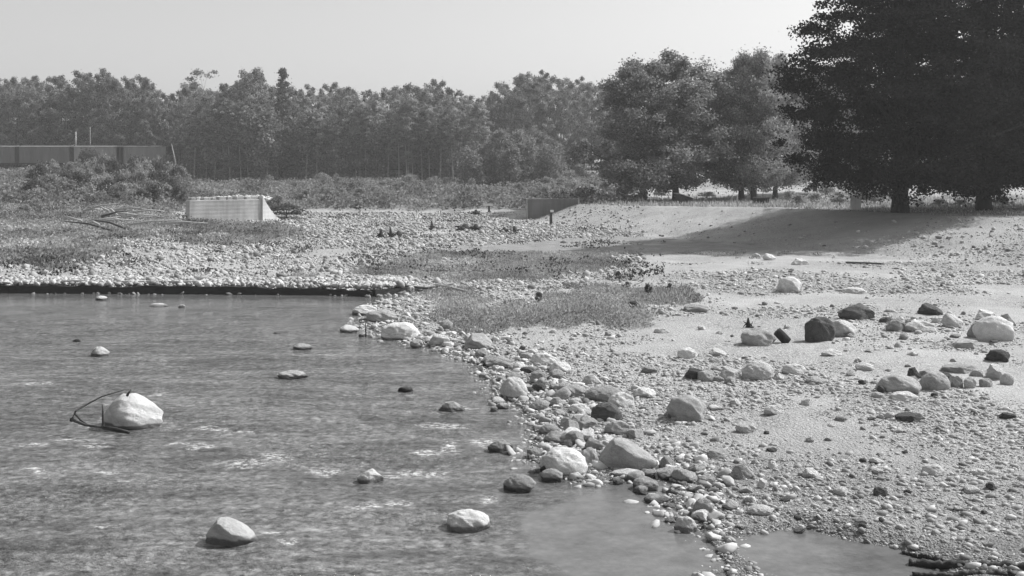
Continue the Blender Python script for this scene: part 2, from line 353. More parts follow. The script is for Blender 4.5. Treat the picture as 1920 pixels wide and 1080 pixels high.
FOAM = [(335, 832, 26, 5), (372, 838, 30, 6), (405, 805, 40, 6), (460, 812, 26, 4), (450, 870, 60, 12), (520, 855, 40, 14), (130, 824, 50, 5), (60, 832, 30, 4), (800, 850, 40, 9), (848, 838, 18, 14), (790, 888, 60, 7), (735, 897, 30, 5),
        (700, 948, 60, 7), (750, 942, 30, 8), (610, 887, 30, 7), (850, 765, 40, 6), (840, 800, 60, 5), (920, 830, 40, 8), (200, 886, 30, 4), (190, 990, 30, 4), (60, 722, 40, 6), (540, 1018, 30, 6), (915, 940, 20, 8), (290, 740, 40, 4),
        (70, 880, 30, 5), (500, 1000, 40, 5), (180, 835, 30, 6)]
def build_water():
    ys = 6+np.cumsum(np.geomspace(.05, .45, 330)); ys = np.concatenate([np.linspace(-40, 6, 12), ys[ys < 62]])
    ts = np.concatenate([np.linspace(-3.0, -.62, 40), np.linspace(-.6, .45, 420)])
    Y, T = np.meshgrid(ys, ts, indexing='ij'); X = T*(np.maximum(Y, 8))
    x, y = X.ravel(), Y.ravel(); yy = np.maximum(y, 1); px = CX+F*x/yy; py = HY+CAMH*F/yy
    foam = np.zeros(x.shape); wq = fbm(x*1.5, y*1.5, 3); wr = fbm(x*2.2+7, y*2.2, 3)
    for (a, b_, c, d) in FOAM: foam = np.maximum(foam, np.clip(1.15-ell(px+22*wq, py+7*wr, a, b_, c, d), 0, 1))
    px0, py0 = px, py; px = px+110*fbm(x*.9, y*.9, 4); py = py+45*fbm(x*.8+5, y*.8, 4)
    calm = np.clip(sst(640, 560, py)+.9*sst(1.5, .6, ell(px, py, 1210, 1010, 190, 100))+(x > 2.6)*1.0+.35*sst(700, 1100, px), 0, 1)
    rough = 1-calm
    z = rough*(.022*fbm(x*1.6+y*.5, y*3.1, 4)+.012*fbm(x*5, y*7, 2))
    ny, nx = X.shape; i = np.arange(ny-1)[:, None]*nx+np.arange(nx-1)[None]
    f = np.stack([i, i+1, i+nx+1, i+nx], -1).reshape(-1, 4)
    # keep only what lies over river or puddle
    mx, my = x[f].mean(1), y[f].mean(1)
    keep = (sdist(RIVER, mx, my) < 1.2) | (sdist(PUDDLE, mx, my) < .6)
    me = np_mesh('river_water', np.stack([x, y, z-.0], 1), f[keep], True, {'foam': foam, 'calm': calm})
    tag(link('river_water', me, None, M['water']), 'shallow rippling river with broken white water', None, None, 'structure')
build_water()

# ------------------------------------------------------------------ stones
def ico(sub):
    import bmesh
    bm = bmesh.new(); bmesh.ops.create_icosphere(bm, subdivisions=sub, radius=1)
    v = np.array([p.co[:] for p in bm.verts]); f = np.array([[q.index for q in p.verts] for p in bm.faces]); bm.free(); return v, f
ICO = {s: ico(s) for s in (1, 2, 5)}
def stone_shape(seed, ang, sub=5):
    r = np.random.default_rng(seed); v, f = ICO[sub]; v = v.copy()
    # plane cuts make facets
    for _ in range(int(5+ang*9)):
        n = r.normal(size=3); n[2] = n[2]*.8; n /= np.linalg.norm(n); d = r.uniform(.62-.12*ang, .9)
        s = v@n; over = np.maximum(s-d, 0); v = v-np.outer(over*(.75+.22*ang), n)
    off = r.uniform(0, 60, 3)
    nz = fbm(v[:, 0]*1.2+off[0]+v[:, 2], v[:, 1]*1.2+off[1]-v[:, 2]*.7, 3)*.16+fbm(v[:, 0]*3.4+off[1]+v[:, 2]*2.3, v[:, 2]*3.4+off[2]+v[:, 1]*1.7, 5)*.085
    v = v*(1+nz)[:, None]
    v /= np.abs(v).max(0)
    return v, f
PROT = {}
for i in range(9): PROT['r%d' % i] = np_mesh('rounded_stone', *stone_shape(20+i, .15 if i < 5 else .45), smooth=True)
for i in range(6): PROT['a%d' % i] = np_mesh('angular_stone', *stone_shape(60+i, 1.0), smooth=True)
# custom forms
def peaked(seed, pk, flat=.5, lean=0.0):          # summit towards one side, long shoulder the other way
    v, f = stone_shape(seed, .35); x = v[:, 0]
    prof = np.interp(x, [-1, pk-.18, pk+.12, .55, 1], [.6, 1.0, 1.0, .58, .3])
    v[:, 2] = np.where(v[:, 2] > 0, v[:, 2]*prof, v[:, 2]); v[:, 1] *= np.interp(x, [-1, 0, 1], [.9, 1, .55]); v[:, 0] += lean*v[:, 2]
    return np_mesh('peaked_stone', v, f, True)
PROT['p0'] = peaked(81, -.35); PROT['p1'] = peaked(82, -.15); PROT['p2'] = peaked(88, .1, lean=-.15)
def dome(seed):
    v, f = stone_shape(seed, .1); v[:, 2] = np.sign(v[:, 2])*np.abs(v[:, 2])**.8; return np_mesh('dome_stone', v, f, True)
PROT['d0'] = dome(91); PROT['d1'] = dome(92)
MATS = {'p': 'stone_pale', 'm': 'stone_mid', 'd': 'stone_dark'}
_tinted = {}
def proto(key, mat):
    k = (key, mat)
    if k not in _tinted:
        me = PROT[key].copy(); me.materials.clear(); me.materials.append(M[MATS[mat]]); _tinted[k] = me
    return _tinted[k]
def rock(px, py, wpx, hpx, mat, key, label, cat='boulder', name='boulder', rz=None, tilt=(0, 0), group=None, bury=.32, dep=.8):
    X, Y, g, gg = hit(px, py); rx = wpx/2*Y/F; ry = rx*dep; hh = hpx*Y/F*.92
    rz_ = hh/(1-bury)/2
    o = link(name, proto(key, mat)); z = g+hh-rz_
    o.location = (X*(1+ry*.75/Y), Y+ry*.75, z-.01); o.scale = (rx*1.04, ry, rz_)
    o.rotation_euler = (R(tilt[0]), R(tilt[1]), R(rz) if rz is not None else (0.0 if key[0] == 'p' else random.uniform(-.25, .25)))
    tag(o, label, cat, group); return o

G1 = 'stones standing in the river'; G2 = 'stones heaped along the water edge'; G3 = 'stones lying on the gravel flat'
ROCKS = [
 (253, 806, 124, 68, 'p', 'p1', 'large white angular boulder in the river with a dead branch caught on it', G1),
 (436, 1026, 98, 58, 'p', 'p0', 'smooth white boulder nearest the camera in the river, peaked at its left end', G1),
 (877, 997, 82, 36, 'p', 'd0', 'low white dome shaped stone in calm water near the bottom middle', G1),
 (697, 908, 52, 30, 'p', 'p2', 'small pale pointed stone in the river at the head of a line of foam', G1),
 (189, 669, 38, 20, 'p', 'p1', 'small white stone alone in the river, far left of midstream', G1),
 (190, 563, 24, 9, 'p', 'r1', 'tiny pale stone with dark left end close under the far bank', G1),
 (297, 575, 36, 6, 'p', 'r2', 'long flat pale stone awash below the far bank', G1),
 (342, 577, 16, 6, 'p', 'r3', 'tiny pale stone right beside the long flat one below the far bank', G1),
 (568, 656, 36, 12, 'm', 'r4', 'low grey stone awash in midstream left of the spit', G1),
 (550, 711, 58, 15, 'm', 'r5', 'flat grey stone awash in midstream with a dark front edge', G1),
 (763, 736, 32, 11, 'd', 'r6', 'small dark stone awash left of the heaped stones', G1),
 (848, 773, 50, 19, 'm', 'a1', 'broken topped grey stone in rippled water left of the spit', G1),
 (144, 641, 16, 5, 'd', 'r7', 'smallest dark stone breaking the water at far left', G1),
 (526, 626, 34, 4, 'm', 'r8', 'thin flat stone barely breaking calm water', G1),
 (940, 848, 50, 26, 'm', 'p2', 'grey pointed stone in the water beside the heaped stones', G1),
 (975, 923, 62, 32, 'm', 'r0', 'smooth grey stone in the water just left of the two big shore boulders', G1),
 (942, 768, 28, 13, 'm', 'r1', 'small grey stone at the water edge below the round white boulder', G1),
 (1285, 1000, 44, 32, 'p', 'r2', 'pale stone with black left face in the shallows right of centre', G1),
 (686, 591, 50, 20, 'p', 'r3', 'flat pale stone at the upstream tip of the spit', G2),
 (718, 604, 62, 24, 'm', 'r5', 'grey weedy stone at the tip of the spit', G2),
 (655, 624, 36, 15, 'p', 'r4', 'low pale stone in water left of the upright stick', G2),
 (757, 637, 84, 32, 'p', 'r6', 'broad flat pale stone on the spit edge right of the upright stick', G2),
 (820, 650, 44, 26, 'p', 'a0', 'pale squarish stone at the spit edge with dark left side', G2),
 (895, 655, 56, 34, 'm', 'a2', 'grey weedy lump at the spit edge below the grass', G2),
 (936, 691, 56, 22, 'm', 'r7', 'grey rounded stone above the round white boulder', G2),
 (984, 673, 28, 20, 'd', 'r8', 'dark round stone highest in the heap along the water', G2),
 (1018, 684, 50, 22, 'p', 'r2', 'pale flat stone right of the dark round one', G2),
 (988, 700, 34, 14, 'd', 'a3', 'dark wedge stone behind the round white boulder', G2),
 (962, 748, 54, 42, 'p', 'd1', 'round white boulder at the water edge, midway along the heap', G2),
 (1050, 700, 44, 22, 'p', 'r1', 'pale stone upper right in the heap', G2),
 (1078, 744, 54, 22, 'm', 'r5', 'grey stone with dark base right of the round white boulder', G2),
 (1132, 752, 72, 28, 'm', 'r0', 'long grey stone lying at the back of the heap', G2),
 (1166, 764, 52, 28, 'p', 'r3', 'pale stone behind the dark fronted boulder', G2),
 (1142, 790, 66, 34, 'd', 'r6', 'dark fronted rounded boulder in the middle of the heap', G2),
 (1090, 806, 66, 26, 'm', 'a4', 'flat topped grey stone below the dark fronted boulder', G2),
 (1046, 762, 34, 18, 'm', 'a1', 'small grey block right of the round white boulder', G2),
 (1048, 832, 54, 22, 'm', 'r4', 'grey stone above the pale shore boulder', G2),
 (1000, 858, 34, 24, 'm', 'r8', 'grey stone left of the pale shore boulder with dark left side', G2),
 (1112, 846, 40, 26, 'm', 'a0', 'grey upright stone between the two big shore boulders', G2),
 (1054, 896, 96, 54, 'p', 'd1', 'large pale boulder on the shore left of the biggest one', G2),
 (1026, 890, 32, 28, 'd', 'a2', 'dark stone leaning on the left of the pale shore boulder', G2),
 (1036, 905, 42, 26, 'm', 'r7', 'grey rounded stone in front of the pale shore boulder', G2),
 (1106, 872, 36, 34, 'p', 'r5', 'pale stone wedged left of the biggest boulder', G2),
 (1182, 886, 116, 70, 'm', 'p0', 'biggest grey boulder of the shore mirrored in calm water', G2),
 (1172, 900, 66, 14, 'p', 'a5', 'narrow pale ledge stone in the water under the biggest boulder', G2),
 (1250, 882, 28, 28, 'm', 'r1', 'small round stone touching the right of the biggest boulder', G2),
 (1160, 815, 52, 26, 'm', 'r3', 'grey stone half buried behind the biggest boulder', G2),
 (1288, 790, 82, 54, 'm', 'a3', 'grey boulder with black undercut left base standing on the gravel', G3),
 (1322, 974, 46, 40, 'm', 'r6', 'grey slab tilted down to the water at the gravel edge', G3),
 (1230, 944, 46, 16, 'm', 'r4', 'flat grey stone at the shallow water edge', G3),
 (1393, 900, 52, 30, 'm', 'a1', 'half buried grey stone with a black hollow on its left', G3),
 (1520, 897, 34, 20, 'p', 'a2', 'small pale block alone on the near gravel', G3),
 (1748, 892, 44, 20, 'p', 'r2', 'pale flat stone on the near gravel towards the right', G3),
 (1452, 778, 40, 18, 'p', 'r3', 'pale flattish stone right of the undercut boulder', G3),
 (1400, 812, 44, 20, 'p', 'r5', 'pale flat stone below right of the undercut boulder', G3),
 (1425, 966, 48, 18, 'p', 'r0', 'low pale stone above the puddle', G3),
 (1430, 915, 24, 20, 'p', 'a4', 'small white block on the near gravel', G3),
 (1345, 860, 44, 22, 'm', 'r8', 'grey half buried stone right of the biggest boulder', G3),
 (1706, 793, 62, 16, 'd', 'a5', 'flat black slab lying on the gravel at right', G3),
 (1884, 786, 34, 14, 'd', 'a0', 'dark flat stone at the right edge of the gravel', G3),
 (1481, 548, 48, 34, 'p', 'a3', 'pale boulder standing alone on the upper flat with shadow to its left', G3),
 (1307, 586, 46, 16, 'm', 'r7', 'grey stone with dark base at the right tip of the grass patch', G3),
 (1606, 551, 52, 12, 'p', 'r6', 'low pale stone on the upper flat right of the lone boulder', G3),
 (1537, 640, 58, 48, 'd', 'd0', 'black rounded boulder standing on the sand, darkest of the flat', G3),
 (1424, 648, 74, 34, 'm', 'r5', 'wide grey rounded boulder left of the black boulder', G3),
 (1578, 632, 56, 34, 'p', 'r1', 'pale boulder partly behind the black one on its right', G3),
 (1608, 600, 76, 34, 'd', 'p2', 'dark pointed rock mound above the black boulder', G3),
 (1744, 591, 46, 25, 'd', 'a2', 'dark tilted slab at upper right', G3),
 (1683, 622, 46, 28, 'm', 'p2', 'grey pointed stone with shaded left face at right', G3),
 (1726, 623, 60, 22, 'p', 'r3', 'long pale stone joining the grey pointed one on its right', G3),
 (1785, 614, 40, 28, 'p', 'r4', 'pale round stone right of the long pale one', G3),
 (1866, 640, 68, 50, 'p', 'r7', 'largest pale rock mass at the right edge', G3),
 (1815, 654, 58, 16, 'm', 'a5', 'flat grey slab in front of the largest pale rock mass', G3),
 (1300, 712, 44, 24, 'd', 'a0', 'dark wedge stone at the left end of the middle row', G3),
 (1322, 716, 40, 30, 'm', 'r8', 'grey stone just right of the dark wedge in the middle row', G3),
 (1368, 713, 48, 28, 'p', 'a4', 'white block in the middle row with black left side', G3),
 (1420, 714, 60, 38, 'p', 'r0', 'large pale stone at the right end of the middle row', G3),
 (1488, 702, 48, 20, 'p', 'r2', 'faint pale stone beyond the right end of the middle row', G3),
 (1622, 696, 34, 16, 'p', 'r7', 'small pale stone alone left of the right hand row', G3),
 (1292, 672, 44, 20, 'p', 'r6', 'pale stone above the middle row', G3),
 (1686, 738, 82, 36, 'm', 'r1', 'widest grey stone at the left of the right hand row', G3),
 (1655, 737, 24, 16, 'd', 'r4', 'small black stone at the foot of the widest grey stone', G3),
 (1714, 712, 30, 26, 'd', 'a1', 'dark stone standing behind the widest grey stone', G3),
 (1752, 732, 56, 36, 'm', 'd1', 'round grey stone with black base in the right hand row', G3),
 (1792, 727, 28, 24, 'm', 'r3', 'small dark grey ball stone right of the round one with a black base', G3),
 (1820, 728, 28, 22, 'p', 'r5', 'small pale ball stone in the right hand row', G3),
 (1846, 726, 28, 24, 'm', 'r8', 'grey ball stone right of the small pale ball stone', G3),
 (1868, 712, 38, 34, 'p', 'a2', 'pale block on top of the right hand row at its right end', G3),
 (1888, 722, 26, 24, 'p', 'r0', 'last pale stone of the right hand row at the frame edge', G3),
 (1800, 700, 76, 14, 'm', 'a5', 'long flat slab behind the right hand row', G3),
 (1872, 678, 46, 26, 'd', 'a3', 'dark rough stone above the right end of the row', G3),
 (1848, 600, 44, 22, 'p', 'a4', 'pale angular rock behind the largest pale rock mass', G3),
 (1888, 612, 34, 26, 'm', 'a1', 'grey rock at the frame edge above the largest pale rock mass', G3),
 (1832, 634, 36, 30, 'm', 'p1', 'grey leaning rock against the left of the largest pale rock mass', G3),
 (1760, 606, 26, 12, 'p', 'r2', 'small pale stone below the dark tilted slab', G3),
 (1660, 606, 26, 12, 'd', 'a5', 'small dark stone between the dark mound and the grey pointed stone', G3),
 (1735, 706, 26, 18, 'm', 'r8', 'small grey stone peeping over the right hand row, left end', G3),
 (1774, 712, 24, 16, 'd', 'a2', 'small dark stone tucked between the balls of the right hand row', G3),
 (1832, 706, 26, 16, 'p', 'a3', 'pale stone above the small pale ball stone', G3),
 (1700, 752, 60, 16, 'p', 'r6', 'broad pale stone nearly buried in front of the right hand row', G3),
 (1560, 668, 40, 12, 'p', 'r3', 'low pale stone on the sand between the two rows', G3),
 (1345, 668, 34, 16, 'p', 'a2', 'small pale stone above the white block of the middle row', G3),
 (1530, 720, 40, 14, 'm', 'r4', 'low grey stone right below the middle row', G3),
 (1208, 745, 44, 18, 'p', 'r1', 'pale stone between the heap and the undercut boulder', G3),
 (1215, 700, 34, 14, 'm', 'a0', 'small grey stone on the gravel above the heap', G3),
 (1110, 722, 40, 20, 'p', 'a1', 'pale broken stone high in the heap', G2),
 (1010, 735, 32, 20, 'd', 'a3', 'small dark stone touching the right of the round white boulder', G2),
 (1085, 775, 40, 18, 'p', 'r2', 'pale stone above the flat topped grey stone', G2),
 (1140, 838, 44, 22, 'p', 'a4', 'pale stone behind the left shoulder of the biggest boulder', G2),
 (1030, 815, 40, 20, 'm', 'r0', 'grey stone at the water edge below the flat topped one', G2),
 (1240, 625, 30, 10, 'p', 'r2', 'small pale stone at the lower edge of the grass patch', G3),
 (1190, 577, 26, 14, 'd', 'r6', 'small dark stone within the right part of the grass patch', G3),
 (1442, 488, 24, 14, 'p', 'r4', 'pale stone in the tree shadow at the foot of the bank', G3),
 (1418, 482, 16, 8, 'p', 'r1', 'tiny pale stone left of the other one in the tree shadow', G3),
 (1500, 497, 34, 14, 'p', 'a4', 'pale lump at the front edge of the tree shadow', G3),
]
for i, (px, py, w_, h_, m_, k_, lab, g_) in enumerate(ROCKS):
    big = w_ > 45 and h_ > 18
    rock(px, py, w_, h_, m_, k_, lab, 'boulder' if big else 'stone', 'boulder' if big else 'stone', None, (0, 0), g_)

def zone(px, label, group, cuts):
    for lim, txt in cuts:
        if px < lim: return label+' '+txt, group+' '+txt
WZ = [(20, 'past the left edge of the frame'), (330, 'above the goods wagons'), (560, 'above the pale abutment'), (860, 'between the spruce and the notch'), (1110, 'on the hill right of the notch'), (9999, 'beyond the shade trees on the bank')]
BZ = [(60, 'below the first goods wagon at the left edge'), (150, 'below the whole goods wagon'), (250, 'below the hidden goods wagon'), (9999, 'above the driftwood and pale abutment')]
CZ = [(640, 'at the upstream tip of the spit'), (700, 'beside the round white boulder'), (800, 'around the dark fronted boulder'), (900, 'around the two big shore boulders'), (9999, 'between the river pool and the puddle')]
KZ = [(700, 'just right of the pale abutment'), (900, 'in the middle of the brush'), (9999, 'behind the grey abutment')]
# ------------------------------------------------------------------ smaller countable stones, individually (~190)
def scatter_ind(n, pts_fn, sz, mats, label, group, keys, cat='cobble', flat=(.4, .8)):
    k = 0; tries = 0
    while k < n and tries < n*20:
        tries += 1
        px, py = pts_fn()
        X, Y, g, gg = hit(px, py)
        s = sz(px, py)*Y/F/2
        o = link('cobble', proto(random.choice(keys), random.choice(mats)))
        hz = s*random.uniform(*flat); o.scale = (s, s*random.uniform(.7, 1), hz); o.location = (X, Y+s*.6, g+hz*.35)
        o.rotation_euler = (random.uniform(-.15, .15), random.uniform(-.2, .2), random.uniform(0, 6.28))
        lb, gr_ = zone(py, label, group, CZ) if group == 'cobbles along the water edge' else (label, group); tag(o, lb, cat, gr_); k += 1
AK = ['r%d' % i for i in range(9)]+['a%d' % i for i in range(5)]
spine = [(800, 645), (870, 655), (930, 690), (990, 725), (1040, 770), (1060, 820), (1080, 860), (1130, 860), (1250, 900), (1300, 945), (1345, 985)]
def along():
    t = random.random()*(len(spine)-1); i = int(t); u = t-i
    return (spine[i][0]*(1-u)+spine[i+1][0]*u+random.gauss(0, 42)+14, spine[i][1]*(1-u)+spine[i+1][1]*u+random.gauss(0, 16))
scatter_ind(115, along, lambda a, b: random.choice([16, 20, 26, 34, 44, 50])*(.55+.5*(b-550)/400), ['p', 'm', 'm', 'm', 'p', 'p', 'm', 'm', 'm', 'd'], 'small cobble packed among the larger stones', 'cobbles along the water edge', AK, flat=(.5, .9))

scatter_ind(110, lambda: (random.uniform(1250, 1880), random.uniform(600, 1000)), lambda a, b: random.choice([12, 15, 18, 24, 30])*(.6+.5*(b-550)/400), ['p', 'm', 'p', 'd'], 'small cobble lying loose on the open gravel flat', 'loose cobbles on the flat', AK)
scatter_ind(24, lambda: (random.uniform(1480, 1885), random.uniform(570, 735)), lambda a, b: random.choice([14, 18, 22]), ['p', 'm', 'm', 'd'], 'cobble scattered among the boulders at right', 'cobbles among the right hand boulders', AK)

def timber_edging():
    fs = [(-46, 50.2), (-36, 48.6), (-27, 47.4)]+[(a, b) for a, b in far_shore[:-1]]; rr = random.Random(8)
    root = empty('timber_edging', (fs[0][0], fs[0][1], 0)); tag(root, 'black waterlogged timber edging along the straight far bank', 'timber edging')
    for (a, b) in zip(fs[:-1], fs[1:]):
        A, B = Vector((*a, 0)), Vector((*b, 0)); L = (B-A).length; n = max(1, round(L/4.2)); taper = 1 if b[0] < -9 else .75
        for i in range(n):
            p, q = A.lerp(B, i/n), A.lerp(B, (i+1)/n); m = MB(); h = .35*taper*rr.uniform(.88, 1.08); k = 8; top = []; ang = math.atan2(q.y-p.y, q.x-p.x)
            ln = (q-p).length
            pts = [(-.03, -.3)]+[(ln+.03, -.3)]+[(ln*(1-j/k), h+rr.uniform(-.07, .04)) for j in range(k+1)]
            m.prism(pts, -.14+rr.uniform(-.03, .03), .16)
            o = m.build('timber', M['wet_wood'], root); o.location = p-Vector((fs[0][0], fs[0][1], 0)); o.rotation_euler = (0, 0, ang)
            if rr.random() < .6:
                m = MB(); m.box((ln*.5, .34, (.44*taper)), (ln*rr.uniform(.5, .9), .13, .09)); o = m.build('rail', M['driftwood'], root, bevel=.02); o.location = p-Vector((fs[0][0], fs[0][1], 0)); o.rotation_euler = (0, R(rr.uniform(-.6, .6)), ang)
timber_edging()
def edging_stones():
    r = np.random.default_rng(5); fs = np.array([(-27, 47.4)]+list(far_shore[:-1])); n = 520; u = r.random(n)*(len(fs)-1); i = u.astype(int); fr = (u-i)[:, None]
    p = fs[i]*(1-fr)+fs[i+1]*fr; top = r.random(n) < .9; off = np.where(top, r.uniform(-.02, .5, n), r.uniform(-.4, -.15, n)); h = np.where(top, r.uniform(.34, .42, n), r.uniform(-.03, .03, n))
    return np.stack([p[:, 0]+r.normal(0, .1, n), p[:, 1]+off, h], 1), np.where(top, r.uniform(.1, .34, n), r.uniform(.08, .3, n)), np.where(top, r.uniform(.3, .9, n), r.uniform(0, .35, n))
# ------------------------------------------------------------------ gravel and rubble nobody could count
def stones_stuff(name, pos, size, tones, sub, label, seed, flat=(.35, .8)):
    r = np.random.default_rng(seed); n = len(pos)
    bv, bf = ICO[sub]; nb = len(bv); variants = []
    for s in range(16):
        v, _ = stone_shape(500+s, r.uniform(.2, 1), sub); variants.append(v)
    V = np.array(variants)[r.integers(0, 16, n)]*(1+r.normal(0, .11, (n, nb, 1)))
    sc_ = np.stack([size*r.uniform(.8, 1.25, n), size*r.uniform(.6, 1, n), size*r.uniform(flat[0], flat[1], n)], 1)/2
    V = V*sc_[:, None, :]
    a = r.uniform(0, 6.28, n); ca, sa = np.cos(a)[:, None], np.sin(a)[:, None]; tl = r.normal(0, .25, n)[:, None]
    x = V[..., 0]*ca-V[..., 1]*sa; y = V[..., 0]*sa+V[..., 1]*ca; z = V[..., 2]+x*tl
    P = np.stack([x, y, z], -1)+pos[:, None, :]
    f = (bf[None]+(np.arange(n)*nb)[:, None, None]).reshape(-1, 3)
    me = np_mesh(name, P.reshape(-1, 3), f, False, np.repeat(tones, nb))
    return tag(link(name, me, None, M['pebbles']), label, 'gravel', None, 'stuff')
p, s, t = edging_stones(); stones_stuff('rubble', p, s, t, 2, 'stones lodged on and below the black timber edging', 20, (.5, .9))
def field(n, y0, y1, k0, k1, size_fn, dens, seed):
    r = np.random.default_rng(seed); u = r.random(n)
    y = np.sqrt(y0*y0+(y1*y1-y0*y0)*u); k = r.uniform(k0, k1, n); x = k*y
    z = H(x, y); keep = dens(x, y, z, r) ; x, y, z = x[keep], y[keep], z[keep]
    s = size_fn(x, y, r); return np.stack([x, y, z+s*.1], 1), s, np.clip(r.beta(2.2, 1.9, len(x)), 0, 1)
def d_bar(x, y, z, r):
    dr = sdist(RIVER, x, y); dp = sdist(PUDDLE, x, y)
    patch = sst(-.35, .3, fbm(x*.35+4, y*.3, 3)-.15+.9*np.exp(-np.maximum(dr, 0)/2.5))
    return (z > -.04) & (dp > .1) & (r.random(len(x)) < patch)
p, s, t = field(140000, 12.5, 31, -.12, .52, lambda x, y, r: np.clip(.021*r.pareto(2.2, len(x))+.019, 0, .16), d_bar, 1)
p[:, 2] -= s*.08; stones_stuff('gravel', p, s, t*.85, 1, 'loose pebbles covering the near gravel bar', 11)
p, s, t = field(80000, 28, 56, -.14, .52, lambda x, y, r: np.clip(.035*r.pareto(2.5, len(x))+.032, 0, .26), lambda x, y, z, r: d_bar(x, y, z, r) & (grass_at(x, y, z) < .6), 2)
stones_stuff('gravel', p, s, t, 1, 'scattered pebbles on the middle of the flat', 12)
def d_strip(x, y, z, r): 
    dr = sdist(RIVER, x, y); return (z > -.06) & (dr > -.5) & (r.random(len(x)) < np.exp(-np.abs(dr-.5)/.9)) 
p, s, t = field(30000, 13, 42, -.15, .2, lambda x, y, r: np.clip(.05*r.pareto(2.2, len(x))+.06, 0, .26), d_strip, 3)
stones_stuff('gravel', p, s, t, 2, 'mixed shingle packed between the stones of the water edge', 13)
def d_far(x, y, z, r):
    dpl = sdist(PLAT, x, y); g = grass_at(x, y, z)
    return (z > .1) & (g < .5) & ((dpl > 8) | (r.random(len(x)) < .15)) & (x/y < .12) & (r.random(len(x)) < sst(-.5, .4, fbm(x*.2, y*.15, 3)+.2))
p, s, t = field(80000, 44.8, 112, -.62, .12, lambda x, y, r: np.clip(.07*r.pareto(2.3, len(x))+.06+.0006*y, 0, .42), d_far, 4)
stones_stuff('rubble', p, s, t*.85, 1, 'field of pale rubble and cobbles on the far bank', 14, (.5, .95))
def d_edge(x, y, z, r):
    dr = sdist(RIVER, x, y); return (dr > -.12) & (dr < 1.8) & (z > .05) & (y > 43.5) & (x < -4)
p, s, t = field(60000, 43.5, 49.5, -.62, -.06, lambda x, y, r: np.clip(.05*r.pareto(2.2, len(x))+.08, 0, .26), d_edge, 5)
stones_stuff('rubble', p, s, t, 1, 'row of cobbles along the lip of the far bank', 15, (.6, .95))
def d_slope(x, y, z, r):
    dpl = sdist(PLAT, x, y); return (dpl > 1) & (dpl < 10.5) & (y > 40) & (y < 108) & (r.random(len(x)) < np.where(y < 62, .75, .4)*sst(0, 8, dpl))
p, s, t = field(26000, 44, 108, .02, .52, lambda x, y, r: np.clip(.045*r.pareto(2.4, len(x))+.045, 0, .35), d_slope, 6)
stones_stuff('rubble', p, s, t, 1, 'loose stones on the slope of the gravel bank', 16, (.5, .95))

p, s, t = field(30000, 45, 68, .3, .6, lambda x, y, r: np.clip(.05*r.pareto(2.4, len(x))+.045, 0, .32), lambda x, y, z, r: (sdist(PLAT, x, y) > .5) & (r.random(len(x)) < sst(-.1, .5, fbm(x*.4, y*.3, 3)+.3*sst(13, 5, np.abs(sdist(PLAT, x, y)-9)))*.5*sst(.33, .42, x/y+.04*fbm(x*.5, y*.5, 3))), 9)
stones_stuff('rubble', p, s, t, 1, 'rough stones on the pale right end of the bank and at its foot', 19, (.5, .95))
# ------------------------------------------------------------------ grass
def blades(name, x, y, z, h, wd, seed, label, mat='grass'):
    r = np.random.default_rng(seed); n = len(x); a = r.uniform(0, 6.28, n); lean = r.uniform(.05, .5, n)*h; la = r.uniform(0, 6.28, n)
    dx, dy = np.cos(a)*wd/2, np.sin(a)*wd/2
    b = np.stack([x, y, z-.02], 1)
    v = np.stack([b-np.stack([dx, dy, 0*dx], 1), b+np.stack([dx, dy, 0*dx], 1), b+np.stack([np.cos(la)*lean*.4+dx*.6, np.sin(la)*lean*.4+dy*.6, h*.6], 1), b+np.stack([np.cos(la)*lean, np.sin(la)*lean, h], 1)], 1)
    f = np.arange(n*4).reshape(n, 4)
    me = np_mesh(name, v.reshape(-1, 3), f, False, np.repeat(r.uniform(.45, 1.35, n)*(1+.4*fbm(x*.6, y*.4, 3)), 4))
    return tag(link(name, me, None, M[mat]), label, 'grass', None, 'stuff')
def gfield(n, y0, y1, k0, k1, seed, thr=.25, extra=None):
    r = np.random.default_rng(seed); y = np.sqrt(y0*y0+(y1*y1-y0*y0)*r.random(n)); x = r.uniform(k0, k1, n)*y; z = H(x, y)
    g = grass_at(x, y, z); keep = (g*(.35+1.1*vnoise(x*1.7, y*1.2)) > thr+.5*r.random(n)) & (z > .02)
    if extra is not None: keep &= extra(x, y, z)
    return x[keep], y[keep], z[keep], r
def leaf_cloud(pos, size, r, up=.5):
    n = len(pos); nrm = r.normal(size=(n, 3)); nrm[:, 2] += up*np.sign(r.random(n)-.15); nrm /= np.linalg.norm(nrm, axis=1)[:, None]
    t = np.cross(nrm, r.normal(size=(n, 3))); t /= np.linalg.norm(t, axis=1)[:, None]+1e-9; b = np.cross(nrm, t)
    s = (size*r.uniform(.6, 1.3, n))[:, None]
    v = np.stack([pos-t*s*.5, pos+b*s*.38, pos+t*s*.5, pos-b*s*.38], 1)
    return v.reshape(-1, 3), np.arange(n*4).reshape(n, 4)
def weeds(name, x, y, z, h, ls, r, label, mat):
    n = len(x); lump = .35+.65*sst(-.3, .45, fbm(x*.9/ls*.12, y*.9/ls*.12, 3))
    P = np.stack([x, y, z+r.random(n)**.8*h*lump], 1); v, f = leaf_cloud(P, ls, r)
    tn = r.uniform(.5, 1.3, n)*np.clip(.95+1.0*fbm(x*.35, y*.2, 4), .3, 1.6)
    me = np_mesh(name, v, f, False, np.repeat(tn, 4)); return tag(link(name, me, None, M[mat]), label, 'grass', None, 'stuff')
x, y, z, r = gfield(90000, 29, 62, -.2, .3, 21, .3)
blades('grass', x, y, z, r.uniform(.04, .17, len(x))*(1.1+.9*fbm(x*.8, y*.8, 2)), .014+.0005*y, 31, 'patches of ragged grass on the river bar')
x, y, z, r = gfield(190000, 29, 62, -.2, .3, 25, .1)
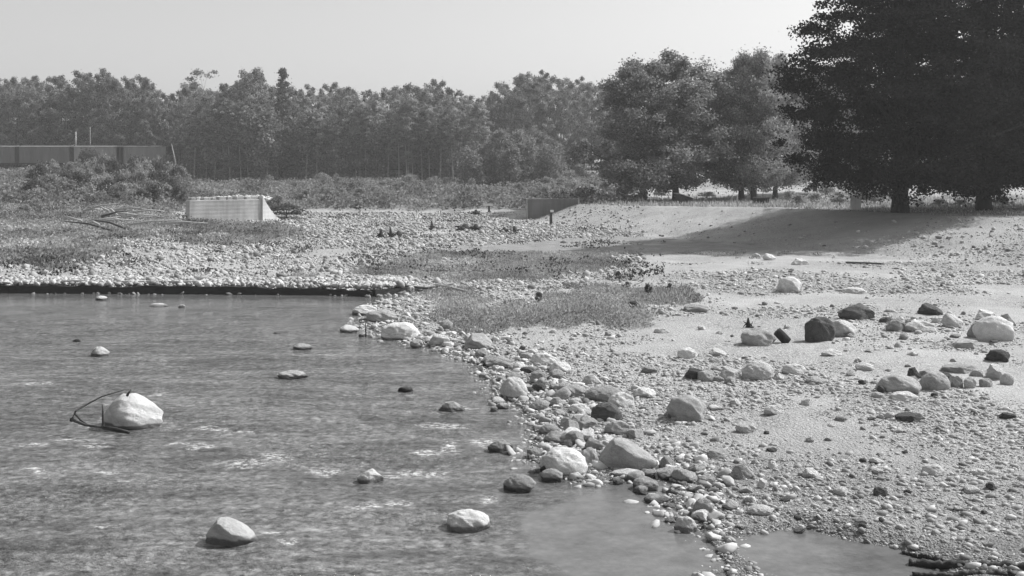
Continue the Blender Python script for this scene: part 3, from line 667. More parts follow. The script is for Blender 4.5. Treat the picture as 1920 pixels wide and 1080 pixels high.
weeds('weeds', x, y, z, .2, .075, r, 'low weeds mixed through the grass of the river bar', 'grass')
x, y, z, r = gfield(110000, 50, 112, -.62, -.16, 22)
weeds('weeds', x, y, z, .5, .17, r, 'rough weeds covering the left bank', 'leaf_bush')
x, y, z, r = gfield(30000, 50, 100, -.62, -.16, 26)
blades('grass', x, y, z, r.uniform(.1, .4, len(x)), .045, 32, 'rough grass on the left bank')
r = np.random.default_rng(29); n = 60000; y = r.uniform(47, 112, n); x = r.uniform(-.55, .14, n)*y; z = H(x, y); kk = (fbm(x*.5, y*.3, 4)+.25*fbm(x*2, y*2, 2) > .22) & (z > .2) & (sdist(PLAT, x, y) > 7); x, y, z = x[kk], y[kk], z[kk]
weeds('weeds', x, y, z, .35, .13, r, 'sparse dark weeds sprouting between the rubble of the far bank', 'leaf_darkbush')
x, y, z, r = gfield(260000, 106, 204, -.62, .12, 23, .1, lambda x, y, z: ~((y > 186) & (x/y < -.3)))
weeds('brush', x, y, z, 1.2+1.1*fbm(x*.13, y*.13, 3), .32, r, 'weedy brush in front of the wood', 'leaf_bush')
x, y, z, r = gfield(50000, 60, 150, .04, .62, 24, .1, lambda x, y, z: sdist(PLAT, x, y) < 1)
blades('grass', x, y, z, r.uniform(.1, .35, len(x))*(.5+.9*sst(75, 100, y)), .05+.0005*y, 34, 'long grass on top of the bank')

# ------------------------------------------------------------------ trees
def make_tree(name, seed, Ht, cb, rx, nc, cr, nl, ls, lmat, bmat, prof, tr, conifer=False, flat=.45, limb=26, ry=None, outer=.5, gap=0.0, cut=None, boughs=0, rise=.25, tv=.3, bvar=(.66, 1.18)):
    """tapered trunk with limbs, and a crown of leaf clumps; returns (trunk mesh, crown mesh)"""
    r = np.random.default_rng(seed); ry = ry or rx
    hh = cb+(Ht-cb)*(r.random(nc)); th = (np.arange(nc)*2.39996+r.normal(0, .5, nc))
    u = (hh-cb)/(Ht-cb); Rr = np.interp(u, prof[0], prof[1])*(1+.16*np.sin(th*2+seed)+.12*np.sin(th*3+2*seed))
    q = r.random(nc)**outer
    cx_, cy_ = np.cos(th)*Rr*q*rx, np.sin(th)*Rr*q*ry
    cc = np.stack([cx_, cy_, hh-.10*q*rx*(0 if not conifer else 1.2)], 1)
    if boughs:
        bi = r.integers(0, boughs, nc); ub = (np.arange(boughs)+r.random(boughs))/boughs; ub = ub**.9
        ab = np.arange(boughs)*2.39996+r.normal(0, .35, boughs); tb = np.interp(ub, prof[0], prof[1])*rx*r.uniform(bvar[0], bvar[1], boughs)
        hb_ = cb+(Ht-cb)*ub; t_ = r.random(nc)**.7; t_ = .12+.88*t_
        A, T_, Hh = ab[bi], tb[bi], hb_[bi]; lat = r.normal(0, 1, nc)*(.06+.34*np.sin(np.pi*np.clip(t_, 0, 1)*.86))*T_*.62
        X_ = np.cos(A)*t_*T_-np.sin(A)*lat; Y_ = np.sin(A)*t_*T_+np.cos(A)*lat
        Z_ = Hh-(1-t_)*T_*rise-.10*T_*np.maximum(t_-.7, 0)/.3*(ub[bi] < .5)+r.normal(0, .22, nc)*cr
        cc = np.stack([X_, Y_*(ry/rx), Z_], 1)
    if cut is not None: cc = cc[cut(cc)]; nc = len(cc)
    crs = cr*r.uniform(.6, 1.35, nc)
    idx = r.integers(0, nc, nl); d = r.normal(size=(nl, 3)); d /= np.linalg.norm(d, axis=1)[:, None]; rad = np.where(r.random(nl) < .6, r.random(nl)**.45, np.abs(r.normal(0, .75, nl)))
    d = d*rad[:, None]*crs[idx][:, None]*np.array([1, 1, flat])
    d[:, 2] -= (d[:, 0]**2+d[:, 1]**2)/cr*.18
    tone_c = r.uniform(1-tv, 1+tv, nc)
    P = cc[idx]+d; P = P[P[:, 2] > .5]; ti = tone_c[idx][:len(P)]
    v, f = leaf_cloud(P, ls, r)
    crown = np_mesh('crown', v, f, False, np.repeat(ti*r.uniform(.75, 1.25, len(P)), 4)); crown.materials.append(M[lmat])
    mb = MB(); top = Ht*(.95 if conifer else .8); pts = []; rr = []
    for i in range(9):
        s = i/8; pts.append((math.sin(seed+s*3)*.03*Ht*s*(0 if conifer else 1), math.cos(seed*2+s*2.5)*.03*Ht*s*(0 if conifer else 1), -0.3+s*(top+.3))); rr.append(tr*(1.35 if i == 0 else 1)*(1-s)**.8+.02)
    mb.tube(pts, rr, 10)
    for i in r.choice(nc, min(limb, nc), replace=False):
        e = cc[i]; hb = max(cb*.75, e[2]-np.hypot(e[0], e[1])*.55); s = min(hb/top, .95); k = s*8; a = int(k); fr = k-a
        b0 = Vector(pts[a]).lerp(Vector(pts[min(a+1, 8)]), fr); mid = (b0*.5+Vector(e)*.5)+Vector((0, 0, .06*Ht*(.5 if conifer else 1)*.4))
        r0 = max(.03, tr*.42*(1-s)); mb.tube([b0, mid, Vector(e)], [r0, r0*.6, r0*.2], 6, False)
    trunk = mb.mesh('trunk', True); trunk.materials.append(M[bmat])
    return trunk, crown
DEC = ([0, .12, .35, .65, .85, .95, 1], [.5, .85, 1, .97, .78, .5, .2])
NARROW = ([0, .15, .4, .7, .88, .96, 1], [.6, .9, 1, .95, .7, .45, .2])
CON = ([0, .05, 1], [.8, 1, .04])
def place_tree(name, protos, loc, rz, s, label, cat, group=None):
    root = empty(name, loc, rz, s); tag(root, label, cat, group)
    t = link('trunk', protos[0], root); c = link('crown', protos[1], root); return root

# the two black maples on the bank, and their neighbour past the frame
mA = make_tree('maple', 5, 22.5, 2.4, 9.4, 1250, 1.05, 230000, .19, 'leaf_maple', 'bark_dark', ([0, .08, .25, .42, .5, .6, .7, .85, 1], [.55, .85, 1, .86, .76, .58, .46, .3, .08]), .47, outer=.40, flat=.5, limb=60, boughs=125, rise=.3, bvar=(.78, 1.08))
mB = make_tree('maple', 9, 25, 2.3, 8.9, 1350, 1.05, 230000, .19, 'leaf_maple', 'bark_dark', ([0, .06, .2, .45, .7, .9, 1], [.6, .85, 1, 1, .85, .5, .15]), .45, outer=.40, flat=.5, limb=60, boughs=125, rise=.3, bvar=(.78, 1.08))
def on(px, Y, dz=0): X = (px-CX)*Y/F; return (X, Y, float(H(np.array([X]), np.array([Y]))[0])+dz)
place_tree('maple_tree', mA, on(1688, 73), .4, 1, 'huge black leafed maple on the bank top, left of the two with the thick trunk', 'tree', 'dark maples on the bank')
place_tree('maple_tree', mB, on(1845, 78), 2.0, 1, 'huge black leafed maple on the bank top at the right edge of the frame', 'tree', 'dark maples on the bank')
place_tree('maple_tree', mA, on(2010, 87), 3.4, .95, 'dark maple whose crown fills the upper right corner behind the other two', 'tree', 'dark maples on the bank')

# mid distance broadleaf trees on the plateau
q1 = make_tree('t', 21, 14, 2.4, 5.6, 420, .8, 62000, .2, 'leaf_mid', 'bark', ([0, .08, .3, .55, .8, 1], [.55, .9, 1, .9, .62, .15]), .27, outer=.42, limb=36, flat=.75, boughs=44, rise=.55, tv=.4)
q2 = make_tree('t', 22, 14, 2.5, 5.1, 380, .8, 56000, .2, 'leaf_mid', 'bark', ([0, .08, .3, .6, .85, 1], [.5, .85, 1, .9, .6, .2]), .26, outer=.42, limb=36, flat=.75, boughs=44, rise=.55, tv=.4)
GM = 'shade trees along the road on the bank'
def mid(px, pyb, ytop, wpx, Y, pr, rz, label):
    X = (px-CX)*Y/F; g = float(H(np.array([X]), np.array([Y]))[0]); ht = CAMH+(HY-ytop)*Y/F-g; hw = wpx/2*Y/F
    base_r = 4.9 if pr is q1 else 4.4
    place_tree('shade_tree', pr, (X, Y, g-.05), rz, (hw/base_r, hw/base_r, ht/14.3), label, 'tree', GM)
mid(1205, 380, 108, 225, 115, q1, 0, 'broad grey tree with a stout trunk, leftmost of the row on the bank')
mid(1268, 380, 100, 215, 118, q2, 1, 'broad tree beside the low hut, second from left of the row on the bank')
mid(1390, 374, 122, 170, 121, q2, 2.2, 'shade tree with a slim trunk left of the thickest trunk of the row')
mid(1413, 374, 92, 170, 119, q1, 3.1, 'tall shade tree with the thickest trunk of the row')
mid(1453, 370, 105, 150, 125, q2, 4.0, 'shade tree just left of the black maples')
mid(1528, 366, 120, 150, 134, q1, 5.0, 'shade tree seen below the maple crown, left of the paired trunks')
mid(1560, 362, 125, 130, 140, q2, .7, 'left one of two thin trunks close together below the maple crown')
mid(1576, 362, 125, 130, 143, q1, 1.7, 'right one of two thin trunks close together below the maple crown')

# the wood: prototypes then copies
WP = [make_tree('t', 40+i, 20, cbb, rxx, 250, .72, 18000, .28, 'leaf_wood', bk, NARROW if i % 2 else DEC, .2, outer=.5, limb=22, flat=.8, boughs=30, rise=.8, tv=.55)
      for i, (cbb, rxx, bk) in enumerate([(2.5, 4.7, 'bark'), (4, 3.9, 'bark_pale'), (2, 5.2, 'bark'), (3, 4.4, 'bark_pale'), (4.5, 4.0, 'bark')])]
SP = make_tree('t', 50, 20, 3, 3.6, 150, .85, 9500, .34, 'leaf_conifer', 'bark', CON, .2, conifer=True, outer=.6, limb=40, flat=.3)
BI = make_tree('t', 52, 20, 7, 3.0, 55, 1.0, 6000, .30, 'leaf_birch', 'bark_pale', NARROW, .17, outer=.5, limb=26, boughs=26, rise=1.0)
SL = make_tree('t', 53, 20, 9.5, 2.6, 110, .72, 8000, .28, 'leaf_birch', 'bark_pale', NARROW, .15, outer=.5, limb=20, boughs=26, rise=.9, tv=.5)
UN = [make_tree('t', 55+i, 8, .8, 2.3, 60, .85, 4200, .34, 'leaf_wood', 'bark', DEC, .08, outer=.5, limb=10, flat=.8) for i in range(2)]
TX = [-300, 20, 60, 100, 160, 195, 230, 250, 275, 300, 325, 350, 400, 440, 470, 505, 530, 570, 620, 700, 770, 815, 850, 868, 900, 950, 1000, 1080, 1130, 1220, 1330, 1400, 1480, 1700, 2300]
TY = [140, 138, 142, 142, 132, 132, 140, 148, 150, 168, 170, 150, 158, 150, 130, 156, 152, 162, 158, 160, 157, 153, 158, 188, 178, 148, 142, 146, 152, 156, 160, 140, 155, 150, 150]
GW = 'broadleaf trees of the wood behind the river'
def wood(px, Y, pr, label, group, dy=0.0, cat='tree', name='broadleaf_tree', w_=1.0, ref=20, yt=None):
    X = (px-CX)*Y/F; g = float(H(np.array([X]), np.array([Y]))[0]); yt = np.interp(px, TX, TY)+dy if yt is None else yt
    ht = max(CAMH+(HY-yt)*Y/F-g, 6); s = ht/ref
    return place_tree(name, pr, (X, Y, g-.1), random.uniform(0, 6.28), (s*w_, s*w_, s), label, cat, group)
random.seed(11)
for (Y0, step, dy0, dy1) in [(214, 3.7, 3, 26), (228, 4.2, -3, 10), (248, 5.0, 0, 14)]:
    x_ = -.72*Y0
    while x_ < .72*Y0:
        px = CX+F*x_/Y0; x_ += step*random.uniform(.75, 1.25)
        if px > 1150 and Y0 < 220: continue
        if -60 < px < 330 and Y0 == 214: Yq = 220
        else: Yq = Y0
        lb, gr_ = zone(px, {214: 'broadleaf tree in the front rank of the wood', 228: 'broadleaf tree in the second rank of the wood', 248: 'broadleaf tree in the back rank of the wood'}[Y0], {214: 'front rank trees', 228: 'second rank trees', 248: 'back rank trees'}[Y0], WZ)
        wood(px, Yq+random.uniform(-3, 5)+(18 if px > 860 else 0), random.choice(WP), lb, gr_, random.uniform(dy0, dy1), w_=random.uniform(.8, 1.15))
# trees one can single out
wood(375, 208, BI, 'tall thin birch with pale open crown topping the wood at left', None, yt=116, name='birch_tree')
wood(470, 209, WP[2], 'rounded tree rising above the wood right of the birch', None, yt=127, w_=.95)
wood(530, 205, SP, 'dark pointed spruce rising above the wood', None, yt=126, name='spruce_tree', cat='spruce', w_=.95)
wood(192, 222, WP[0], 'round headed tree above the wood over the goods wagons', None, yt=126, w_=.9)
wood(815, 215, WP[4], 'round headed tree left of the notch in the wood', None, yt=149, w_=.9)
wood(985, 236, WP[3], 'tree topping the hill right of the notch in the wood', None, yt=134, w_=.8)
wood(1018, 238, WP[1], 'highest crown on the hill left of the grey shade trees', None, yt=132, w_=.8)
wood(265, 221, WP[3], 'tree on the left shoulder before the dip beside the birch', None, yt=140, w_=.9)
for px in range(-120, 900, 13):
    wood(px+random.uniform(-6, 6), random.uniform(228, 236), random.choice(UN), 'low tree filling the gaps between the trunks of the wood', 'undergrowth trees inside the wood', yt=random.uniform(255, 290), name='undergrowth_tree', w_=1.25, ref=8)
for px in range(352, 900, 17):
    wood(px+random.uniform(-6, 6), random.uniform(200, 206), SL, 'slim tree with a pale bare lower trunk at the front of the wood', 'slim pale trunked trees at the front of the wood', yt=random.uniform(170, 225), name='slim_tree', w_=.95)
for px in range(345, 880, 23):
    pr = random.choice([WP[1], WP[3], WP[1]]); qq = random.choice([BI, UN[0], UN[1], UN[0]]); wood(px+random.uniform(-7, 7), 205+random.uniform(-4, 3), qq, 'slender young tree at the front edge of the wood', 'young trees at the edge of the wood', yt=random.uniform(205, 255), name='young_tree', w_=1.0, ref=20 if qq is BI else 8)
random.seed(12)
for i in range(26):                                # hillside scrub right of the notch
    wood(random.uniform(870, 1180), random.uniform(165, 205), random.choice(UN), 'small tree on the scrubby slope right of the notch', 'small trees on the scrubby slope', yt=random.uniform(245, 300), name='young_tree', ref=8)

# ------------------------------------------------------------------ bushes
def make_bush(seed, mat, n=2600, ls=.17, h=1.6, rx=1.3):
    return make_tree('b', seed, h, .15, rx, 34, .42, n, ls, mat, 'bark', ([0, .3, .6, 1], [.8, 1, .85, .3]), .04, outer=.6, limb=12, flat=.7)
BB = [make_bush(70+i, 'leaf_bush') for i in range(3)]; BD = [make_bush(75+i, 'leaf_darkbush') for i in range(2)]; BP = [make_bush(78+i, 'leaf_pale') for i in range(2)]
def bush(px, Y, wpx, hpx, pr, label, group=None):
    X = (px-CX)*Y/F; g = float(H(np.array([X]), np.array([Y]))[0])
    root = empty('bush', (X, Y, g-.05), random.uniform(0, 6), (wpx/2*Y/F/1.45, wpx/2*Y/F/1.45, hpx*Y/F/1.75)); tag(root, label, 'bush', group)
    link('stems', pr[0], root); link('foliage', pr[1], root)
random.seed(13)
GB = 'bushes on the left bank below the railway'
for i in range(112):
    Y = random.uniform(110, 186); px_ = random.uniform(62, 352); bush(px_, Y, random.uniform(26, 52)*130/Y*1.3, random.uniform(22, 48)*(.7 if px_ < 150 and Y > 160 else 1), random.choice(BB+BD+BD), *zone(px_, 'leafy bush on the left bank', 'left bank bushes', BZ))
for i in range(10): px_ = random.uniform(-60, 110); bush(px_, random.uniform(95, 150), 40, 22, random.choice(BB), *zone(px_, 'leafy bush on the left bank', 'left bank bushes', BZ))
for i in range(70):
    px = random.uniform(470, 1110); bush(px, random.uniform(122, 196), random.uniform(22, 40), random.uniform(12, 26), random.choice(BB), *zone(px, 'low bush before the wood', 'bushes before the wood', KZ))
bush(538, 106, 90, 26, BD[0], 'dark low bush in the hollow behind the curved wing of the pale abutment')
bush(520, 109, 60, 40, BB[1], 'taller grey bush rising behind the curved wing of the pale abutment')
bush(175, 186, 52, 46, BD[1], 'dark bush standing in front of the goods wagons')
for px, Y, w_, h_ in [(1498, 96, 46, 22), (1530, 100, 60, 26), (1575, 98, 54, 30), (1625, 97, 70, 44), (1650, 96, 60, 34), (1480, 110, 40, 26), (1600, 104, 60, 44), (1640, 100, 60, 52), (1550, 118, 60, 40)]:
    bush(px, Y, w_, h_, BP[0] if px % 2 else BP[1], 'pale sunlit bush under the edge of the black maples', 'pale bushes under the maples')
for px, Y, w_, h_ in [(1725, 92, 34, 14), (1760, 88, 44, 16), (1800, 90, 44, 14), (1880, 82, 46, 24), (1830, 95, 40, 14)]:
    bush(px, Y, w_, h_, BP[1], 'pale low bush between the two maple trunks or beyond', 'pale low bushes beyond the maple trunks')
for px, Y, w_, h_ in [(1100, 128, 60, 30), (1135, 132, 50, 34), (1165, 124, 40, 26), (1075, 136, 60, 34), (1240, 130, 40, 20), (1325, 132, 50, 12)]:
    bush(px, Y, w_, h_, BB[px % 3], 'bush below the leftmost shade tree', 'bushes below the shade trees')
for px, py, w_, h_ in [(1010, 566, 24, 20), (1160, 525, 16, 18), (1215, 552, 22, 22), (1175, 540, 20, 14), (1255, 545, 20, 16), (900, 645, 40, 24), (720, 600, 34, 18)]:
    X, Y, g, gg = hit(px, py); bush(px, Y, w_, h_, BD[px % 2] if px not in (900, 720) else BB[0], {1010: 'dark weed clump in the middle of the lower grass patch', 1160: 'dark spiky weed at the right of the upper grass patch', 1215: 'largest dark weed at the right of the lower grass patch', 1175: 'weed just left of the largest dark weed', 1255: 'last dark weed at the right tip of the grass patch', 900: 'weeds sprouting over the stones at the spit edge', 720: 'weeds on the stones at the spit tip'}[px])

# ------------------------------------------------------------------ abutments of the broken dam
def left_abutment():
    Yl, Yr = 97.5, 102.0; X0, _ = (355-CX)*Yl/F, 0; X1 = (491-CX)*Yr/F
    L = math.hypot(X1-X0, Yr-Yl); a = math.atan2(Yr-Yl, X1-X0)
    root = empty('dam_abutment', (X0, Yl, 0), a); tag(root, 'pale concrete dam abutment with a curved wing on the far bank', 'abutment', 'remains of the broken dam')
    top = 2.35
    m = MB(); m.box((L/2, .4, top/2-.2), (L, .8, top+.4)); m.build('wall', M['concrete'], root, bevel=.04)
    m = MB(); rr = random.Random(4); x = .25
    while x < L-.4:
        wd = rr.uniform(.3, .75); m.box((x+wd/2, rr.uniform(.5, .8), top+.12), (wd, .8, rr.uniform(.18, .34))); x += wd+rr.uniform(.06, .4)
    m.build('coping', M['concrete'], root, bevel=.05)
    # curved wing: concave fall from the wall top to the sill
    wl = 2.9; poly = [(0, -.3), (wl, -.3), (wl, .22)]
    for i in range(13):
        t = 1-i/12; poly.append((wl*t, .22+(top+.1)*(1-t)**1.9))
    w_ = MB(); w_.prism(poly, -.12, 1.6); o = w_.build('wing', M['concrete_pale'], root, bevel=.02); o.location = (L+.004, 0, 0); o.rotation_euler = (0, 0, R(14))
    s = MB(); s.box((L+1.6, -.35, .14), (4.4, .4, .28)); s.build('sill', M['concrete'], root, bevel=.03).location = (0, 0, 0)
    s = MB(); s.box((L-1.1, -.45, .22), (1.8, .5, .3)); s.build('step', M['white_paint'], root, bevel=.03)
left_abutment()
def right_abutment():
    Y = 105.2; X0 = (988-CX)*Y/F; X1 = (1084-CX)*Y/F; L = X1-X0
    root = empty('dam_abutment', (X0, Y, 0)); tag(root, 'dark grey concrete dam abutment half buried by the gravel bank', 'abutment', 'remains of the broken dam')
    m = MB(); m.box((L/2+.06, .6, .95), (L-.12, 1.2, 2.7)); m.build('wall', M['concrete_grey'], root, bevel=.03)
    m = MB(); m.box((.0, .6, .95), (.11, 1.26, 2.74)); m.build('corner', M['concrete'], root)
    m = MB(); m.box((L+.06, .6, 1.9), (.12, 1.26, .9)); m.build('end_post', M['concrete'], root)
right_abutment()
# spill of stones on the left abutment
rr = np.random.default_rng(77); n = 700; x = rr.uniform(-30, -23.6, n); y = 101.0+(x+30)*.6+rr.uniform(.3, 3.2, n); zz = 2.25+rr.uniform(-.1, .35, n)*np.exp(-((x+26)/3)**2)
stones_stuff('rubble', np.stack([x, y, np.maximum(zz, H(x, y))], 1), rr.uniform(.15, .5, n), rr.uniform(.5, 1, n), 1, 'pale rubble heaped behind the top of the pale abutment', 18)

# ------------------------------------------------------------------ goods train, track, poles
def wagon_parts(side):
    Lb, Hb, W = 9.4, 3.0, 2.8; P = {}
    m = MB(); m.box((0, 0, 1.15+Hb/2), (Lb, W, Hb)); P['body'] = (m.mesh('body'), side)
    m = MB()
    for i in range(15): m.box((-Lb/2+.1+i*(Lb-.2)/14, -W/2-.04, 1.15+Hb/2), (.09, .07, Hb-.1))
    m.box((0, -W/2-.05, 1.2), (Lb, .09, .14)); m.box((0, -W/2-.05, 1.1+Hb), (Lb, .09, .14)); P['ribs'] = (m.mesh('ribs'), side)
    m = MB(); m.prism([(-0.01, 0), (0, 0)], 0, 0) if False else None
    v = [(-Lb/2-.1, -W/2-.12, 1.16+Hb), (Lb/2+.1, -W/2-.12, 1.16+Hb), (Lb/2+.1, W/2+.12, 1.16+Hb), (-Lb/2-.1, W/2+.12, 1.16+Hb), (-Lb/2-.1, 0, 1.45+Hb), (Lb/2+.1, 0, 1.45+Hb)]
    m.v = v; m.f = [[0, 1, 5, 4], [2, 3, 4, 5], [0, 4, 3], [1, 2, 5], [3, 2, 1, 0]]; m.box((0, 0, 1.5+Hb), (Lb, .5, .05)); P['roof'] = (m.mesh('roof'), M['car_side'])
    m = MB(); m.box((0, -W/2-.07, 1.15+Hb*.48), (1.8, .08, Hb*.86)); P['door'] = (m.mesh('door'), side)
    m = MB(); m.box((0, 0, 1.0), (Lb+.1, W-.5, .28)); m.box((0, 0, .75), (Lb*.5, .3, .25)); m.box((Lb/2+.3, 0, .95), (.7, .25, .22)); m.box((-Lb/2-.3, 0, .95), (.7, .25, .22)); P['underframe'] = (m.mesh('underframe'), M['iron'])
    for q in (-1, 1): m = MB(); m.box((q*(Lb/2+.19), 0, 1.1+Hb/2), (.36, W-.1, Hb+.2)); P['gap_shade_panel' if q < 0 else 'gap_shade_panel.'] = (m.mesh('gap_shade_panel'), M['iron'])  # dark panels added at the wagon ends, standing in for shade in the gaps
    return P
def wheel_mesh():
    m = MB(); m.tube([(0, -.06, 0), (0, .06, 0)], [.42, .42], 20); m.tube([(0, .06, 0), (0, .1, 0)], [.46, .46], 20); m.tube([(0, -.12, 0), (0, -.05, 0)], [.12, .12], 12); me = m.mesh('wheel'); me.materials.append(M['iron']); return me
WH = wheel_mesh()
TYk = 207.0
def wagon(px, side, label):
    X = (px-CX)*TYk/F; root = empty('goods_wagon', (X, TYk, 5.32)); tag(root, label, 'railway wagon', 'goods wagons of the standing train')
    for k, (me, mt) in wagon_parts(side).items():
        link(k.strip('.'), me, root, mt)
    for s in (-1, 1):
        b = MB(); b.box((s*3.3, -.95, .5), (2.1, .12, .28)); b.box((s*3.3, .95, .5), (2.1, .12, .28)); b.box((s*3.3, 0, .6), (.3, 1.9, .3)); bo = b.build('bogie', M['iron'], root)
        for d in (-.75, .75):
            for yy in (-.75, .75):
                wv = link('wheel', WH, bo); wv.location = (s*3.3+d, yy, .42)
wagon(-13, M['car_side'], 'goods wagon cut by the left edge of the frame')
wagon(89, M['car_side'], 'grey goods wagon seen whole between two dark gaps')
wagon(191, M['car_side_pale'], 'goods wagon mostly hidden behind the dark bush')
wagon(293-24, M['car_side_pale'], 'last goods wagon, palest, at the right end of the train')
def track():
    root = empty('railway_track', (-70, TYk, 5.14)); tag(root, 'railway track on the low embankment under the goods wagons', 'railway track')
    for s in (-.75, .75): m = MB(); m.box((0, s, .12), (190, .07, .14)); m.build('rail', M['iron'], root)
    m = MB()
    for i in range(300): m.box((-94.5+i*.63, 0, .0), (.24, 2.5, .13))
    m.build('sleepers', M['dark_wood'], root)
track()
def pole(px, Y, ytop, rad, label, arm=True, mat='bark_pale'):
    X, Y, g = on(px, Y); h = CAMH+(HY-ytop)*Y/F-g; root = empty('telegraph_pole', (X, Y, g)); tag(root, label, 'pole', 'poles beside the railway')
    m = MB(); m.tube([(0, 0, -.3), (0, 0, h*.5), (0, 0, h)], [rad, rad*.85, rad*.7], 10); m.build('post', M[mat], root, True)
    if arm:
        a = MB(); a.box((0, 0, h-.5), (1.4, .1, .12)); ao = a.build('crossarm', M[mat], root)
        for s in (-.6, -.3, .3, .6): k = MB(); k.tube([(s, 0, h-.44), (s, 0, h-.3)], [.04, .03], 6); k.build('insulator', M['white_paint'], ao)
pole(142, 212, 247, .2, 'stout pale pole standing at the gap between two goods wagons', False)
pole(169, 211, 238, .08, 'thin pale pole right of the stout one behind the train', False)

# ------------------------------------------------------------------ wood, posts, small made things
def branch(name, pts, rad, mat, label, cat='branch', group=None, twigs=()):
    m = MB(); m.tube(pts, rad, 7); o = m.build(name, M[mat], None, True)
    c = Vector(pts[0]); o.data.transform(__import__('mathutils').Matrix.Translation(-c)); o.location = c
    tag(o, label, cat, group)
    for tp, tr_ in twigs:
        q = MB(); q.tube([tuple(Vector(p)-c) for p in tp], tr_, 6); q.build('twig', M[mat], o, True)
    return o
def P3(px, py, Y): return ((px-CX)*Y/F, Y, CAMH-(py-HY)*Y/F)
Yb = 20.9
branch('dead_branch', [P3(133, 790, Yb), P3(142, 770, Yb), P3(165, 757, Yb+.1), P3(190, 744, Yb+.2), P3(222, 734, Yb+.3), P3(250, 727, Yb+.5)], [.03, .022, .018, .014, .01, .006], 'dark_wood', 'dark dead branch caught on the large white boulder in the river', 'branch', None,
       [([P3(140, 775, Yb), P3(152, 788, Yb-.1), P3(170, 800, Yb-.3)], [.025, .02, .012]), ([P3(133, 786, Yb), P3(160, 797, Yb-.3), P3(194, 801, Yb-.5)], [.03, .025, .02]), ([P3(193, 800, Yb-.5), P3(193, 770, Yb-.5), P3(192, 758, Yb-.5)], [.022, .016, .01]), ([P3(238, 742, Yb+.3), P3(246, 730, Yb+.3)], [.03, .012])])
branch('washed_timber', [P3(192, 801, Yb-.75), P3(218, 806, Yb-.8), P3(242, 811, Yb-.9)], [.03, .045, .03], 'wet_wood', 'black waterlogged timber at the foot of the large white boulder', 'timber')
def gp(px, py, dz=0.0): X, Y, g, gg = hit(px, py); return (X, Y, g+dz)
_,Ys,_,_ = hit(686, 632)
branch('stick', [P3(686, 636, Ys), P3(686, 615, Ys), P3(685, 598, Ys)], [.025, .018, .01], 'dark_wood', 'thin upright stick in the shallows at the tip of the spit', 'stick')
branch('driftwood_pole', [gp(700, 538, .05), gp(745, 541, .12), gp(800, 545, .1), gp(850, 540, .16)], [.07, .06, .05, .02], 'dark_wood', 'long dark pole lying across the head of the spit', 'driftwood')
branch('driftwood_pole', [gp(818, 538, .1), gp(850, 545, .1), gp(890, 552, .05)], [.06, .05, .03], 'driftwood', 'pale pole lying on the grass right of the long dark one', 'driftwood')
m = MB(); X0, Y0, g0 = gp(1588, 494); X1, Y1, g1 = gp(1652, 497); m.box((0, 0, .06), (X1-X0+.3, .22, .07)); o = m.build('plank', M['dark_wood']); o.location = ((X0+X1)/2, (Y0+Y1)/2, g0); o.rotation_euler = (0, 0, math.atan2(Y1-Y0, X1-X0)); tag(o, 'dark plank lying at the foot of the bank', 'plank')
# black wet logs at the bottom right
def log(a, b, r0, r1, label):
    a, b = Vector(a), Vector(b); n = 14; rr = random.Random(int(r0*1000)); n = 34; pts = [a.lerp(b, i/n)+Vector((0, rr.uniform(-.02, .02), rr.uniform(-.015, .015))) for i in range(n+1)]
    o = branch('wet_log', pts, [r0+(r1-r0)*i/n+rr.uniform(-.02, .018)*(.4+r0*6) for i in range(n+1)], 'wet_wood', label, 'log', 'black logs beside the puddle'); return o
log(gp(1703, 1058, .0), gp(1960, 1072, .03), .055, .075, 'black wet log at the bottom right corner, upper of the two')
log(gp(1712, 1080, .0), gp(1905, 1078, .0), .035, .05, 'black wet log at the bottom right corner, lower of the two')
log(gp(1692, 1038, .0), gp(1770, 1052, .0), .035, .03, 'short black stick at the right end of the puddle')
# driftwood tangle on the left bank
random.seed(14)
for i in range(20):
    px = random.uniform(150, 300); py = random.uniform(392, 440); a = gp(px, py, random.uniform(.1, .5)); L = random.uniform(1.5, 4.5); an = random.uniform(-.5, .6)+random.choice([0, 0, 2.6])
    e = (a[0]+math.cos(an)*L, a[1]+math.sin(an)*L*.5, a[2]+random.uniform(-.1, .7)); m_ = tuple((a[k]+e[k])/2+(.15 if k == 2 else 0) for k in range(3))
    branch('driftwood', [a, m_, e], [.09, .07, .03], random.choice(['driftwood', 'driftwood', 'dark_wood']), 'bare driftwood branch in the tangle left of the pale abutment', 'driftwood', 'driftwood tangle on the left bank')
